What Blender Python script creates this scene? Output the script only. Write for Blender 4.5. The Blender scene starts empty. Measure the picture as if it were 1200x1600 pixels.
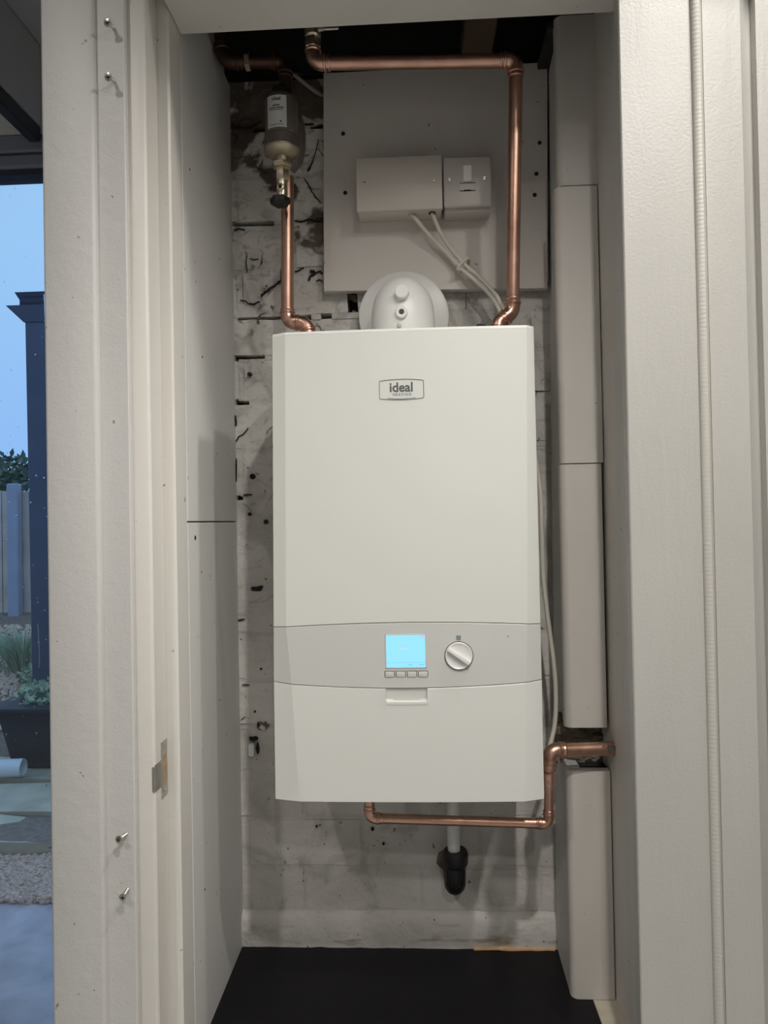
import bpy, bmesh, math, random
from mathutils import Vector, Matrix, noise
D = bpy.data; SC = bpy.context.scene; COL = SC.collection
random.seed(7)
PI = math.pi

# ------------------------------------------------------------------ camera
yaw, pitch, roll = map(math.radians, (2.7, 0.7, 1.06))
fw = Vector((-math.sin(yaw)*math.cos(pitch), math.cos(yaw)*math.cos(pitch), math.sin(pitch)))
r0 = Vector((math.cos(yaw), math.sin(yaw), 0)); u0 = r0.cross(fw)
rt = r0*math.cos(roll) - u0*math.sin(roll); up = u0*math.cos(roll) + r0*math.sin(roll)
cd = D.cameras.new('camera'); cam = D.objects.new('camera', cd); COL.objects.link(cam)
m = Matrix((rt, up, -fw)).transposed().to_4x4(); m.translation = (0, 0, 1.35)
cam.matrix_world = m
cd.sensor_fit = 'VERTICAL'; cd.sensor_height = 36; cd.lens = 36*1110/1600; cd.clip_start = 0.02
SC.camera = cam

# ------------------------------------------------------------------ world
w = D.worlds.new('sky'); SC.world = w; w.use_nodes = True
nt = w.node_tree; nt.nodes.clear()
bg = nt.nodes.new('ShaderNodeBackground'); wo = nt.nodes.new('ShaderNodeOutputWorld')
tc = nt.nodes.new('ShaderNodeTexCoord'); sx = nt.nodes.new('ShaderNodeSeparateXYZ'); cr = nt.nodes.new('ShaderNodeValToRGB')
cr.color_ramp.elements[0].position = 0.0; cr.color_ramp.elements[0].color = (.30, .55, .98, 1)
cr.color_ramp.elements[1].position = 0.35; cr.color_ramp.elements[1].color = (.39, .67, 1.0, 1)
nt.links.new(tc.outputs['Generated'], sx.inputs[0]); nt.links.new(sx.outputs['Z'], cr.inputs[0])
nt.links.new(cr.outputs[0], bg.inputs[0]); nt.links.new(bg.outputs[0], wo.inputs[0])
bg.inputs[1].default_value = 1.0

# ------------------------------------------------------------------ lamps of the room (ceiling downlights, plus one added fill)
def downlight_or_fill(x, y, e, size=0.03, col=(1, .958, .908), ang=150, blend=.7):
    l = D.lights.new('downlight_or_fill', 'SPOT'); l.energy = e; l.color = col; l.shadow_soft_size = size
    l.spot_size = math.radians(ang); l.spot_blend = blend
    o = D.objects.new('downlight_or_fill', l); o.location = (x, y, 2.41); COL.objects.link(o)
downlight_or_fill(.58, .28, 26)
downlight_or_fill(.46, .84, 20)
downlight_or_fill(.225, -.02, 46, .022)
downlight_or_fill(.25, -1.06, 29)
downlight_or_fill(-.71, -.60, 30)
downlight_or_fill(-.66, .40, 7)  # added fill lamp, brightens the beam and the left outer board
downlight_or_fill(.51, -3.57, 46, .045)
downlight_or_fill(-1.0, -2.8, 38)
SC.view_settings.view_transform = 'Standard'; SC.view_settings.look = 'None'
SC.view_settings.gamma = 1; SC.view_settings.use_curve_mapping = False
SC.view_settings.exposure = 0.0

# ------------------------------------------------------------------ materials
def mat(name, col, rough=.6, metal=0, bump=0, bscale=60, var=0, vscale=6, coat=0, emit=None, spec=None):
    m = D.materials.new(name); m.use_nodes = True; n = m.node_tree; b = n.nodes['Principled BSDF']
    b.inputs['Base Color'].default_value = (*col, 1); b.inputs['Roughness'].default_value = rough
    b.inputs['Metallic'].default_value = metal
    if coat: b.inputs['Coat Weight'].default_value = coat; b.inputs['Coat Roughness'].default_value = .03
    if spec is not None: b.inputs['Specular IOR Level'].default_value = spec
    geo = n.nodes.new('ShaderNodeNewGeometry')
    if var:
        nz = n.nodes.new('ShaderNodeTexNoise'); nz.inputs['Scale'].default_value = vscale; nz.inputs['Detail'].default_value = 5
        n.links.new(geo.outputs['Position'], nz.inputs['Vector'])
        mx = n.nodes.new('ShaderNodeMix'); mx.data_type = 'RGBA'
        mx.inputs[6].default_value = (*[c*(1-var) for c in col], 1); mx.inputs[7].default_value = (*[min(1, c*(1+var*.6)) for c in col], 1)
        n.links.new(nz.outputs['Fac'], mx.inputs[0]); n.links.new(mx.outputs[2], b.inputs['Base Color'])
    if bump:
        nb = n.nodes.new('ShaderNodeTexNoise'); nb.inputs['Scale'].default_value = bscale; nb.inputs['Detail'].default_value = 6
        n.links.new(geo.outputs['Position'], nb.inputs['Vector'])
        bp = n.nodes.new('ShaderNodeBump'); bp.inputs['Strength'].default_value = bump; bp.inputs['Distance'].default_value = .004
        n.links.new(nb.outputs['Fac'], bp.inputs['Height']); n.links.new(bp.outputs[0], b.inputs['Normal'])
    if emit: b.inputs['Emission Color'].default_value = (*emit[0], 1); b.inputs['Emission Strength'].default_value = emit[1]
    return m

class N:                                              # small node helper on top of a mat()
    def __init__(s, m): s.t = m.node_tree; s.b = s.t.nodes['Principled BSDF']; s.g = s.t.nodes.new('ShaderNodeNewGeometry').outputs['Position']
    def map(s, scale):
        k = s.t.nodes.new('ShaderNodeMapping'); k.inputs['Scale'].default_value = scale; s.t.links.new(s.g, k.inputs[0]); return k.outputs[0]
    def noise(s, scale, vec=None, det=5, dist=0):
        k = s.t.nodes.new('ShaderNodeTexNoise'); k.inputs['Scale'].default_value = scale; k.inputs['Detail'].default_value = det
        k.inputs['Distortion'].default_value = dist; s.t.links.new(vec or s.g, k.inputs['Vector']); return k.outputs['Fac']
    def ramp(s, f, a, b):
        k = s.t.nodes.new('ShaderNodeMapRange'); k.inputs[1].default_value = a; k.inputs[2].default_value = b; s.t.links.new(f, k.inputs[0]); return k.outputs[0]
    def math(s, op, a, b):
        k = s.t.nodes.new('ShaderNodeMath'); k.operation = op
        for i, v in ((0, a), (1, b)):
            if isinstance(v, (int, float)): k.inputs[i].default_value = v
            else: s.t.links.new(v, k.inputs[i])
        return k.outputs[0]
    def xyz(s):
        k = s.t.nodes.new('ShaderNodeSeparateXYZ'); s.t.links.new(s.g, k.inputs[0]); return k.outputs
    def mix(s, f, a, b):
        k = s.t.nodes.new('ShaderNodeMix'); k.data_type = 'RGBA'
        s.t.links.new(f, k.inputs[0])
        for i, v in ((6, a), (7, b)):
            if isinstance(v, tuple): k.inputs[i].default_value = (*v, 1)
            else: s.t.links.new(v, k.inputs[i])
        return k.outputs[2]
    def color(s, c): s.t.links.new(c, s.b.inputs['Base Color'])
    def bump(s, h, st, dist=.004):
        k = s.t.nodes.new('ShaderNodeBump'); k.inputs['Strength'].default_value = st; k.inputs['Distance'].default_value = dist
        s.t.links.new(h, k.inputs['Height']); s.t.links.new(k.outputs[0], s.b.inputs['Normal'])

def brick_paint(name='painted_brick', k=1.0):
    m = mat(name, (.6, .57, .52), .75); n = N(m)
    x, y, z = n.xyz()
    tone = n.mix(n.ramp(n.noise(7), .35, .68), (.54*k, .515*k, .48*k), (.73*k, .71*k, .67*k))
    # bare sooty patches left unpainted on the upper courses
    hi = n.ramp(z, 1.55, 2.12)
    thr = n.math('SUBTRACT', .80, n.math('MULTIPLY', hi, .38))
    patch = n.ramp(n.math('SUBTRACT', n.noise(11, det=8, dist=.4), thr), 0, .05)
    c = n.mix(patch, tone, (.10, .075, .058))
    # grey smears
    sm = n.ramp(n.noise(9, n.map((1.2, 1, .8)), det=8, dist=1.2), .56, .68)
    c = n.mix(n.math('MULTIPLY', sm, .45), c, (.25, .235, .21))
    # hairline cracks and grime, mostly on the upper courses
    vo = n.t.nodes.new('ShaderNodeTexVoronoi'); vo.feature = 'DISTANCE_TO_EDGE'; vo.inputs['Scale'].default_value = 9
    wp = n.t.nodes.new('ShaderNodeVectorMath'); wp.operation = 'ADD'; nz = n.t.nodes.new('ShaderNodeTexNoise'); nz.inputs['Scale'].default_value = 14; nz.inputs['Detail'].default_value = 6
    vs_ = n.t.nodes.new('ShaderNodeVectorMath'); vs_.operation = 'SCALE'; vs_.inputs['Scale'].default_value = .09
    n.t.links.new(n.g, nz.inputs['Vector']); n.t.links.new(nz.outputs['Color'], vs_.inputs[0]); n.t.links.new(n.g, wp.inputs[0]); n.t.links.new(vs_.outputs[0], wp.inputs[1]); n.t.links.new(wp.outputs[0], vo.inputs['Vector'])
    ck = n.math('MULTIPLY', n.ramp(vo.outputs['Distance'], .022, .006), n.ramp(n.noise(13, det=3), .54, .60))
    ck = n.math('MULTIPLY', ck, n.ramp(z, 1.0, 1.75))
    c = n.mix(ck, c, (.04, .03, .025))
    gr = n.math('MULTIPLY', n.ramp(n.noise(33, n.map((1, 1, 1.6)), det=8, dist=1), .52, .70), n.ramp(z, .7, 1.9))
    c = n.mix(n.math('MULTIPLY', gr, .55), c, (.17, .15, .13))
    # specks
    sp = n.ramp(n.noise(95, det=2), .71, .74)
    c = n.mix(n.math('MULTIPLY', sp, .8), c, (.10, .075, .05))
    # rust-brown dampness along the foot of the wall
    ft = n.math('MULTIPLY', n.ramp(z, .66, .57), n.ramp(n.noise(22, n.map((.5, 1, 2.4)), det=8), .55, .72))
    c = n.mix(n.math('MULTIPLY', ft, .8), c, (.22, .14, .07))
    n.color(c)
    n.bump(n.math('ADD', n.noise(28, det=9, dist=.6), n.math('MULTIPLY', n.noise(130, det=3), .25)), .75, .006)
    return m
def wall_paint(name, a, b, stain=.25, bump=.25, warm=(.36, .33, .29), rough=.6):
    m = mat(name, a, rough); n = N(m)
    c = n.mix(n.ramp(n.noise(3.5, n.map((1, 1, .45)), det=6), .35, .65), a, b)
    c = n.mix(n.math('MULTIPLY', n.ramp(n.noise(5, n.map((1.3, 1.3, .35)), det=8, dist=.8), .58, .72), stain), c, warm)
    c = n.mix(n.math('MULTIPLY', n.ramp(n.noise(75, det=2), .745, .76), .7), c, (.12, .10, .08))
    n.color(c)
    n.bump(n.math('ADD', n.noise(55, det=6), n.math('MULTIPLY', n.noise(320, det=2), .35)), bump, .003)
    return m
M = {}
M['brick'] = brick_paint()
M['mortar'] = brick_paint('painted_mortar', .93)
M['cavity'] = mat('open_joint_dark', (.02, .018, .016), .95)
M['trim'] = wall_paint('cream_trim_paint', (.62, .60, .555), (.67, .65, .605), .12, .16, (.52, .46, .40), .45)
M['trim_grey'] = wall_paint('grey_white_paint', (.525, .52, .50), (.57, .565, .545), .15, .3, (.50, .47, .43), .5)
M['plaster'] = wall_paint('alcove_side_paint', (.60, .60, .58), (.655, .65, .625), .35, .2, (.42, .40, .37), .6)
M['boarding'] = wall_paint('alcove_board_paint', (.56, .53, .485), (.61, .58, .535), .15, .12, (.40, .34, .27), .5)
def brushed(name, a, b):
    m = mat(name, a, .42); n = N(m)
    c = n.mix(n.ramp(n.noise(4, n.map((1, 1, .5)), det=6), .35, .65), a, b); n.color(c)
    v = n.map((9, 9, 2.2))
    k = n.t.nodes.new('ShaderNodeMapping'); k.inputs['Rotation'].default_value = (0, .75, 0); k.inputs['Scale'].default_value = (14, 5, 2.0)
    n.t.links.new(n.g, k.inputs[0])
    n.bump(n.math('ADD', n.noise(2.2, k.outputs[0], 7, .5), n.math('MULTIPLY', n.noise(260, det=3), .28)), .35, .004)
    return m
M['door'] = brushed('brushed_door_paint', (.43, .42, .39), (.47, .46, .43))
def ribbed():
    m = mat('ribbed_bead_paint', (.50, .485, .44), .4); n = N(m)
    k = n.t.nodes.new('ShaderNodeTexWave'); k.bands_direction = 'Z'; k.inputs['Scale'].default_value = 55; k.inputs['Distortion'].default_value = 2.5
    k.inputs['Detail'].default_value = 2
    n.t.links.new(n.g, k.inputs['Vector']); n.bump(k.outputs['Fac'], .12, .001); return m
M['bead'] = ribbed()
M['panel'] = wall_paint('backing_board_paint', (.57, .535, .49), (.63, .595, .55), .2, .2, (.36, .32, .28), .6)
M['ply'] = mat('raw_ply_edge', (.42, .36, .29), .7, bump=.3, bscale=90, var=.25, vscale=40)
M['black_floor'] = mat('black_board', (.007, .0065, .0085), .5, bump=.1, bscale=40, var=.3, vscale=10, spec=.22)
M['boiler'] = mat('boiler_white_enamel', (.655, .665, .625), .3, coat=.35, spec=.5)
M['boiler_panel'] = mat('control_panel_grey_white', (.555, .56, .53), .33)
M['dark_gap'] = mat('shadow_gap', (.06, .06, .055), .8)
M['grey_ink'] = mat('grey_ink', (.085, .09, .09), .6)
M['white_plastic'] = mat('white_plastic', (.74, .74, .715), .35)
M['cream_plastic'] = mat('cream_plastic', (.60, .555, .50), .4)
M['switch_plastic'] = mat('switch_plastic', (.54, .50, .47), .35)
M['cable'] = mat('cable_white', (.62, .59, .52), .45)
M['dusty'] = mat('dusty_cable', (.26, .24, .21), .7)
M['black_rubber'] = mat('black_rubber', (.008, .008, .009), .5)
M['blue_cap'] = mat('navy_cap', (.015, .02, .05), .4)
def copper(name, a, b, rough, ox):
    m = mat(name, a, rough, 1); n = N(m)
    c = n.mix(n.ramp(n.noise(14, n.map((1, 1, 1)), det=7, dist=.5), .4, .7), a, b)
    c = n.mix(n.math('MULTIPLY', n.ramp(n.noise(38, det=6), .6, .75), ox), c, (.16, .07, .045)); n.color(c)
    n.t.links.new(n.ramp(n.noise(30, det=5), .2, .9), n.b.inputs['Roughness'])
    k = n.t.nodes.new('ShaderNodeMapRange'); k.inputs[3].default_value = rough-.08; k.inputs[4].default_value = rough+.15
    n.t.links.new(n.noise(30, det=5), k.inputs[0]); n.t.links.new(k.outputs[0], n.b.inputs['Roughness'])
    return m
M['copper'] = copper('copper_tube', (.66, .41, .31), (.48, .28, .21), .32, .35)
M['copper_fit'] = copper('copper_fitting', (.70, .45, .35), (.46, .26, .19), .28, .5)
M['copper_old'] = copper('tarnished_copper', (.17, .10, .075), (.09, .06, .045), .5, .6)
M['brass'] = mat('nickelled_brass', (.72, .64, .48), .3, 1, bump=.1, bscale=200, var=.2, vscale=50)
M['dull_brass'] = mat('dull_nickelled_brass', (.48, .42, .32), .4, 1, var=.2, vscale=40)
M['steel'] = mat('zinc_plate', (.55, .54, .50), .35, 1, bump=.2, bscale=120, var=.3, vscale=60)
M['screw'] = mat('screw_steel', (.62, .58, .50), .28, 1, var=.3, vscale=200)
M['filter_body'] = mat('taupe_plastic', (.11, .093, .078), .45)
M['label_paper'] = mat('label_paper', (.62, .62, .60), .5)
M['raw_wood'] = mat('raw_wood', (.45, .26, .11), .8, bump=.4, bscale=100, var=.4, vscale=70)
M['joist'] = mat('old_joist', (.10, .065, .04), .85, bump=.6, bscale=40, var=.6, vscale=14)
M['void'] = mat('shaded_void', (.018, .016, .016), .9, bump=.4, bscale=30)  # shade behind the lintel put into the dark base colour
M['rubble'] = mat('rubble', (.20, .17, .13), .95, bump=.9, bscale=45, var=.75, vscale=45)
M['foam'] = mat('orange_sealant', (.62, .40, .22), .8, bump=.5, bscale=120, var=.4, vscale=50)
M['ledge'] = mat('stained_ledge', (.60, .54, .44), .8, bump=.5, bscale=70, var=.4, vscale=30)
M['screen'] = mat('lit_lcd', (.02, .05, .07), .3, emit=((.33, .80, 1.0), .98))
M['lcd_ink'] = mat('lcd_ink', (.02, .1, .16), .5, emit=((.20, .60, .85), .8))
M['lcd_pale'] = mat('lcd_pale', (.1, .2, .3), .5, emit=((.42, .68, 1.0), .95))
M['lcd_red'] = mat('lcd_red', (.5, .05, .12), .5, emit=((.85, .25, .45), .9))
M['indicator'] = mat('indicator_grey', (.20, .24, .26), .4)
M['room_wall'] = mat('room_wall_paint', (.64, .64, .63), .8)
M['room_ceiling'] = mat('room_ceiling_paint', (.55, .53, .53), .85)
M['room_floor'] = mat('room_floor_boards', (.50, .49, .47), .6, var=.2, vscale=8)
M['beam'] = mat('beam_paint', (.62, .61, .59), .6, bump=.1, bscale=30)
M['track'] = mat('dark_track', (.03, .033, .045), .4)
M['upvc'] = mat('grey_frame', (.20, .22, .27), .4)
M['gasket'] = mat('gasket', (.03, .04, .07), .5)
# garden
M['patio'] = mat('wet_patio_stone', (.50, .44, .47), .3, bump=1, bscale=14, var=.6, vscale=9)
M['gravel'] = mat('gravel_stone', (.72, .46, .35), .7, var=.85, vscale=70)
M['soil'] = mat('gravel_bed', (.22, .165, .13), .9, bump=1, bscale=50, var=.7, vscale=45)
M['kerb'] = mat('mossy_sandstone', (.56, .49, .37), .5, bump=.7, bscale=18, var=.6, vscale=6)
M['fence'] = mat('fence_timber', (.58, .47, .40), .85, bump=.5, bscale=40, var=.45, vscale=5)
M['fence_post'] = mat('concrete_post', (.33, .34, .41), .7, var=.15, vscale=6)
M['leaf'] = mat('hedge_leaf', (.10, .16, .11), .7, var=.6, vscale=9)
M['grass'] = mat('grass_blade', (.36, .44, .30), .7, var=.5, vscale=12)
M['navy'] = mat('dark_blue_post', (.05, .062, .10), .5, var=.3, vscale=4)
M['pot'] = mat('dark_planter', (.016, .018, .026), .55, var=.3, vscale=9)
M['pipe_white'] = mat('white_drain_pipe', (.72, .72, .72), .4)
g = D.materials.new('window_glass'); g.use_nodes = True; t = g.node_tree; t.nodes.clear()
o_ = t.nodes.new('ShaderNodeOutputMaterial'); mx = t.nodes.new('ShaderNodeMixShader'); tr = t.nodes.new('ShaderNodeBsdfTransparent'); gl = t.nodes.new('ShaderNodeBsdfGlossy')
gl.inputs['Roughness'].default_value = .02; fr = t.nodes.new('ShaderNodeFresnel'); fr.inputs[0].default_value = 1.45
tr.inputs[0].default_value = (.95, .97, 1, 1)
t.links.new(fr.outputs[0], mx.inputs[0]); t.links.new(tr.outputs[0], mx.inputs[1]); t.links.new(gl.outputs[0], mx.inputs[2]); t.links.new(mx.outputs[0], o_.inputs[0])
M['glass'] = g
M['drop'] = mat('rain_drop', (.9, .95, 1), .05); M['drop'].node_tree.nodes['Principled BSDF'].inputs['Transmission Weight'].default_value = 1
M['drop'].node_tree.nodes['Principled BSDF'].inputs['IOR'].default_value = 1.33

# ------------------------------------------------------------------ mesh helpers
ORG = {}
def B(): return bmesh.new()
def box(bm, x0, x1, y0, y1, z0, z1, bev=0, seg=1, rot=None, piv=None):
    r = bmesh.ops.create_cube(bm, size=1)
    vs = r['verts']
    for v in vs: v.co = Vector((x0+(v.co.x+.5)*(x1-x0), y0+(v.co.y+.5)*(y1-y0), z0+(v.co.z+.5)*(z1-z0)))
    if bev:
        es = list({e for v in vs for e in v.link_edges})
        rr = bmesh.ops.bevel(bm, geom=es, offset=bev, segments=seg, affect='EDGES', profile=.5)
        vs = list({v for f in rr['faces'] for v in f.verts} | {v for v in vs if v.is_valid})
    if rot is not None: bmesh.ops.transform(bm, matrix=Matrix.Translation(piv) @ rot @ Matrix.Translation(-Vector(piv)), verts=vs)
    return vs
def tube(bm, pts, rad, seg=16, cap=True):
    pts = [Vector(p) for p in pts]
    if not isinstance(rad, (list, tuple)): rad = [rad]*len(pts)
    ring = []; up_ = None
    for i, p in enumerate(pts):
        t_ = (pts[min(i+1, len(pts)-1)] - pts[max(i-1, 0)]).normalized()
        if up_ is None: up_ = t_.orthogonal().normalized()
        up_ = (up_ - t_*up_.dot(t_)).normalized(); s_ = t_.cross(up_)
        ring.append([bm.verts.new(p + (up_*math.cos(a) + s_*math.sin(a))*rad[i]) for a in [2*PI*k/seg for k in range(seg)]])
    for a, b in zip(ring, ring[1:]):
        for k in range(seg): bm.faces.new((a[k], a[(k+1) % seg], b[(k+1) % seg], b[k]))
    if cap: bm.faces.new(ring[0][::-1]); bm.faces.new(ring[-1])
def cyl(bm, a, b, r, seg=20, r2=None): tube(bm, [a, b], [r, r if r2 is None else r2], seg)
def lathe(bm, c, prof, seg=32, axis='Z'):
    """prof = list of (distance along axis, radius) from c"""
    d = {'Z': Vector((0, 0, 1)), 'Y': Vector((0, 1, 0)), 'X': Vector((1, 0, 0))}[axis]; c = Vector(c)
    e1 = d.orthogonal().normalized(); e2 = d.cross(e1)
    ring = [[bm.verts.new(c + d*h + (e1*math.cos(2*PI*k/seg) + e2*math.sin(2*PI*k/seg))*max(r, 1e-5)) for k in range(seg)] for h, r in prof]
    for a, b in zip(ring, ring[1:]):
        for k in range(seg): bm.faces.new((a[k], a[(k+1) % seg], b[(k+1) % seg], b[k]))
    bm.faces.new(ring[0][::-1]); bm.faces.new(ring[-1])
def smooth_path(pts, n=8):
    pts = [Vector(p) for p in pts]; out = []
    P_ = [pts[0]*2-pts[1]] + pts + [pts[-1]*2-pts[-2]]
    for i in range(1, len(P_)-2):
        a, b, c, d = P_[i-1:i+3]
        for k in range(n):
            t_ = k/n; out.append(.5*((2*b)+(c-a)*t_+(2*a-5*b+4*c-d)*t_**2+(3*b-a-3*c+d)*t_**3))
    return out + [pts[-1]]
def link(name, bm, mt, org, parent=None, smooth=35):
    bmesh.ops.recalc_face_normals(bm, faces=bm.faces[:])
    me = D.meshes.new(name); bm.transform(Matrix.Translation(-Vector(org))); bm.to_mesh(me); bm.free()
    me.materials.append(M[mt] if isinstance(mt, str) else mt)
    o = D.objects.new(name, me); COL.objects.link(o)
    if smooth:
        for p in me.polygons: p.use_smooth = True
        me.set_sharp_from_angle(angle=math.radians(smooth))
    if parent: o.parent = parent
    else: o.location = org
    ORG[o.name] = Vector(org)
    return o
def part(name, bm, mt, parent, label=None, smooth=35):
    o = link(name, bm, mt, ORG[parent.name], parent, smooth)
    if label: o['label'] = label
    return o
def thing(name, label, cat, loc, group=None):
    o = D.objects.new(name, None); COL.objects.link(o); o.location = loc; o.empty_display_size = .02
    o['label'] = label; o['category'] = cat
    if group: o['group'] = group
    ORG[o.name] = Vector(loc); return o
def solo(name, bm, mt, label, cat, group=None, kind=None, smooth=35):
    xs = [v.co.x for v in bm.verts]; ys = [v.co.y for v in bm.verts]; zs = [v.co.z for v in bm.verts]
    o = link(name, bm, mt, ((min(xs)+max(xs))/2, (min(ys)+max(ys))/2, min(zs)), None, smooth)
    o['label'] = label; o['category'] = cat
    if group: o['group'] = group
    if kind: o['kind'] = kind
    return o
def struct(name, bm, mt, label=None, smooth=35):
    xs = [v.co.x for v in bm.verts]; ys = [v.co.y for v in bm.verts]; zs = [v.co.z for v in bm.verts]
    o = link(name, bm, mt, ((min(xs)+max(xs))/2, (min(ys)+max(ys))/2, min(zs)), None, smooth)
    o['kind'] = 'structure'
    if label: o['label'] = label
    return o
def bx(*a, **k): bm = B(); box(bm, *a, **k); return bm
def text(s, size, x, y, z, mt, parent, name='lettering', bold=0, ext=.0004, spacing=1, fn=None, label=None, sx=1):
    c = D.curves.new('t', 'FONT'); c.body = s; c.size = size; c.align_x = 'CENTER'; c.align_y = 'CENTER'; c.extrude = ext; c.offset = bold
    c.space_character = spacing; c.resolution_u = 3
    o = D.objects.new('t', c); COL.objects.link(o)
    bpy.context.view_layer.update()
    me = D.meshes.new_from_object(o.evaluated_get(bpy.context.evaluated_depsgraph_get()))
    D.objects.remove(o)
    bm = B(); bm.from_mesh(me); D.meshes.remove(me)
    for v in bm.verts:
        p = Vector((x + v.co.x*sx, y - v.co.z, z + v.co.y)); v.co = fn(p) if fn else p
    return part(name, bm, mt, parent, label, smooth=0)

# ------------------------------------------------------------------ room shell
zf = .56                                             # top of the alcove's raised base
bm = bx(-3.2, 1.6, -4.2, 1.6, -.05, 0); struct('floor', bm, 'room_floor')
bm = bx(-3.2, 1.6, -4.2, 1.62, 2.47, 2.52); struct('ceiling', bm, 'room_ceiling')
bm = bx(-3.2, 1.6, -4.25, -4.2, 0, 2.47); struct('wall_back', bm, 'room_wall')
bm = bx(1.55, 1.6, -4.2, 1.0, 0, 2.47); struct('wall_right', bm, 'room_wall')
bm = bx(-3.2, -3.15, -4.2, 1.6, 0, 2.47); struct('wall_left', bm, 'room_wall')
# outer wall above the garden door, and the bulkhead beam with its dark track
bm = bx(-3.2, -.49, 1.6, 1.72, 2.265, 2.47); struct('wall_front', bm, 'beam')
bm = bx(-.98, -.855, -4.2, 1.6, 2.279, 2.47, bev=.003); struct('trim_5', bm, 'beam')
bm = bx(-.885, -.855, -4.2, 1.599, 2.242, 2.278, bev=.004); struct('trim_6', bm, 'track')

# garden door: frame, gasket, glass
bm = bx(-3.1, -.47, 1.60, 1.67, 2.224, 2.265, bev=.004)
fr_ = struct('window_1', bm, 'upvc')
bm = bx(-3.1, -.47, 1.605, 1.67, 2.190, 2.222, bev=.005); part('window_frame', bm, 'upvc', fr_)
bm = bx(-3.1, -.47, 1.615, 1.66, 2.176, 2.1905); part('gasket', bm, 'gasket', fr_)
bm = bx(-3.1, -.47, 1.605, 1.67, 0, .05); part('sill', bm, 'upvc', fr_)
bm = bx(-3.15, -3.08, 1.60, 1.67, .05, 2.224); part('side_frame', bm, 'upvc', fr_)
bm = bx(-3.08, -.47, 1.634, 1.638, .05, 2.178); gp = part('glass_pane', bm, 'glass', fr_)
# rain on the pane
bm = B(); random.seed(3)
def drop(x, z, r, zs=1.0):
    q = bmesh.ops.create_icosphere(bm, subdivisions=1, radius=1)['verts']
    for v in q: v.co = Vector((x + v.co.x*r, 1.6385 + v.co.y*r*.35 + r*.2, z + v.co.z*r*zs))
for i in range(330):
    z = random.choice((random.uniform(.4, 2.17), random.uniform(.7, 1.5)))
    drop(random.uniform(-1.25, -.8), z, random.uniform(.0008, .0022), random.uniform(.9, 1.6))
for (x, z0, z1) in ((-.868, 1.60, 1.78), (-.872, 1.50, 1.70), (-.875, 1.72, 1.90), (-.93, 1.15, 1.25), (-.84, .95, 1.10), (-.90, 1.02, 1.12), (-.86, 1.18, 1.30)):
    z = z1
    while z > z0: drop(x, z, .0011, 2.5); z -= .0045; x += random.uniform(-.0005, .0007)
q = part('rain_drops', bm, 'drop', fr_); q['kind'] = 'stuff'

# ------------------------------------------------------------------ alcove carcass
struct('floor', bx(-.3426, .272, 1.0, 1.33, zf-.012, zf, bev=.001), 'black_floor', 'black board forming the raised base of the alcove')
bm = B(); box(bm, .272, .315, 1.0, 1.30, zf-.016, zf-.001, bev=.001); struct('trim_1', bm, 'ledge')
struct('trim_2', bx(-.345, .312, .99, 1.34, 0, zf-.013), 'trim_grey')
# void over the boiler: soffit with the lintel's shade painted into its black, with one old joist
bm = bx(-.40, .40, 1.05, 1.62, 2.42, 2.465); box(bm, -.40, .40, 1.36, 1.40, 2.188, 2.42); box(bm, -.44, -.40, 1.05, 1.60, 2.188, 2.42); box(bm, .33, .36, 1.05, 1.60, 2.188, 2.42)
struct('ceiling', bm, 'void', 'dark shaded open void above the boiler')
struct('trim_3', bx(.098, .154, 1.10, 1.36, 2.205, 2.26, bev=.003), 'joist')
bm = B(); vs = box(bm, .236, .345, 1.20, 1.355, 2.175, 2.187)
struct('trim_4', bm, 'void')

# left side of the alcove: two plasterboard panels meeting at an open crack
wl = struct('wall_left', bx(-.372, -.354, 1.045, 1.36, 0, 2.186), 'cavity')
def side_panel(z0, z1):
    bm = bx(-.3535, -.3426, 1.046, 1.352, z0, z1, bev=.0007)
    return part('panel', bm, 'plaster', wl)
side_panel(zf-.02, 1.3525); side_panel(1.3545, 2.186)
bm = B(); lathe(bm, (-.3424, 1.079, 1.329), [(-.004, .004), (.0003, .0038)], 12, 'X'); part('screw_hole', bm, 'cavity', wl)
bm = B()
for (y, z, a) in ((1.13, 1.62, .002), (1.24, 1.82, .0015), (1.2, 1.05, .0015), (1.08, 1.9, .002), (1.1, .78, .002)): lathe(bm, (-.3424, y, z), [(-.002, a), (.0002, a)], 8, 'X')
part('nick', bm, 'cavity', wl)

# right side of the alcove: slanting reveal, boarded face, forward return
def reveal(z0, z1, y0):
    bm = B(); vs = box(bm, .238, .262, y0, 1.335, z0, z1)
    for v in vs:
        if v.co.x < .25: v.co.x = .238 + (v.co.z-.56)*.0105 + (.003 if v.co.y > 1.3 else 0)
    return bm
wr = struct('wall_right', reveal(zf-.01, .934, 1.2055), 'plaster')
part('panel', reveal(1.002, 2.186, 1.2055), 'plaster', wr); part('broken_edge', reveal(.934, 1.002, 1.243), 'rubble', wr)
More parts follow.
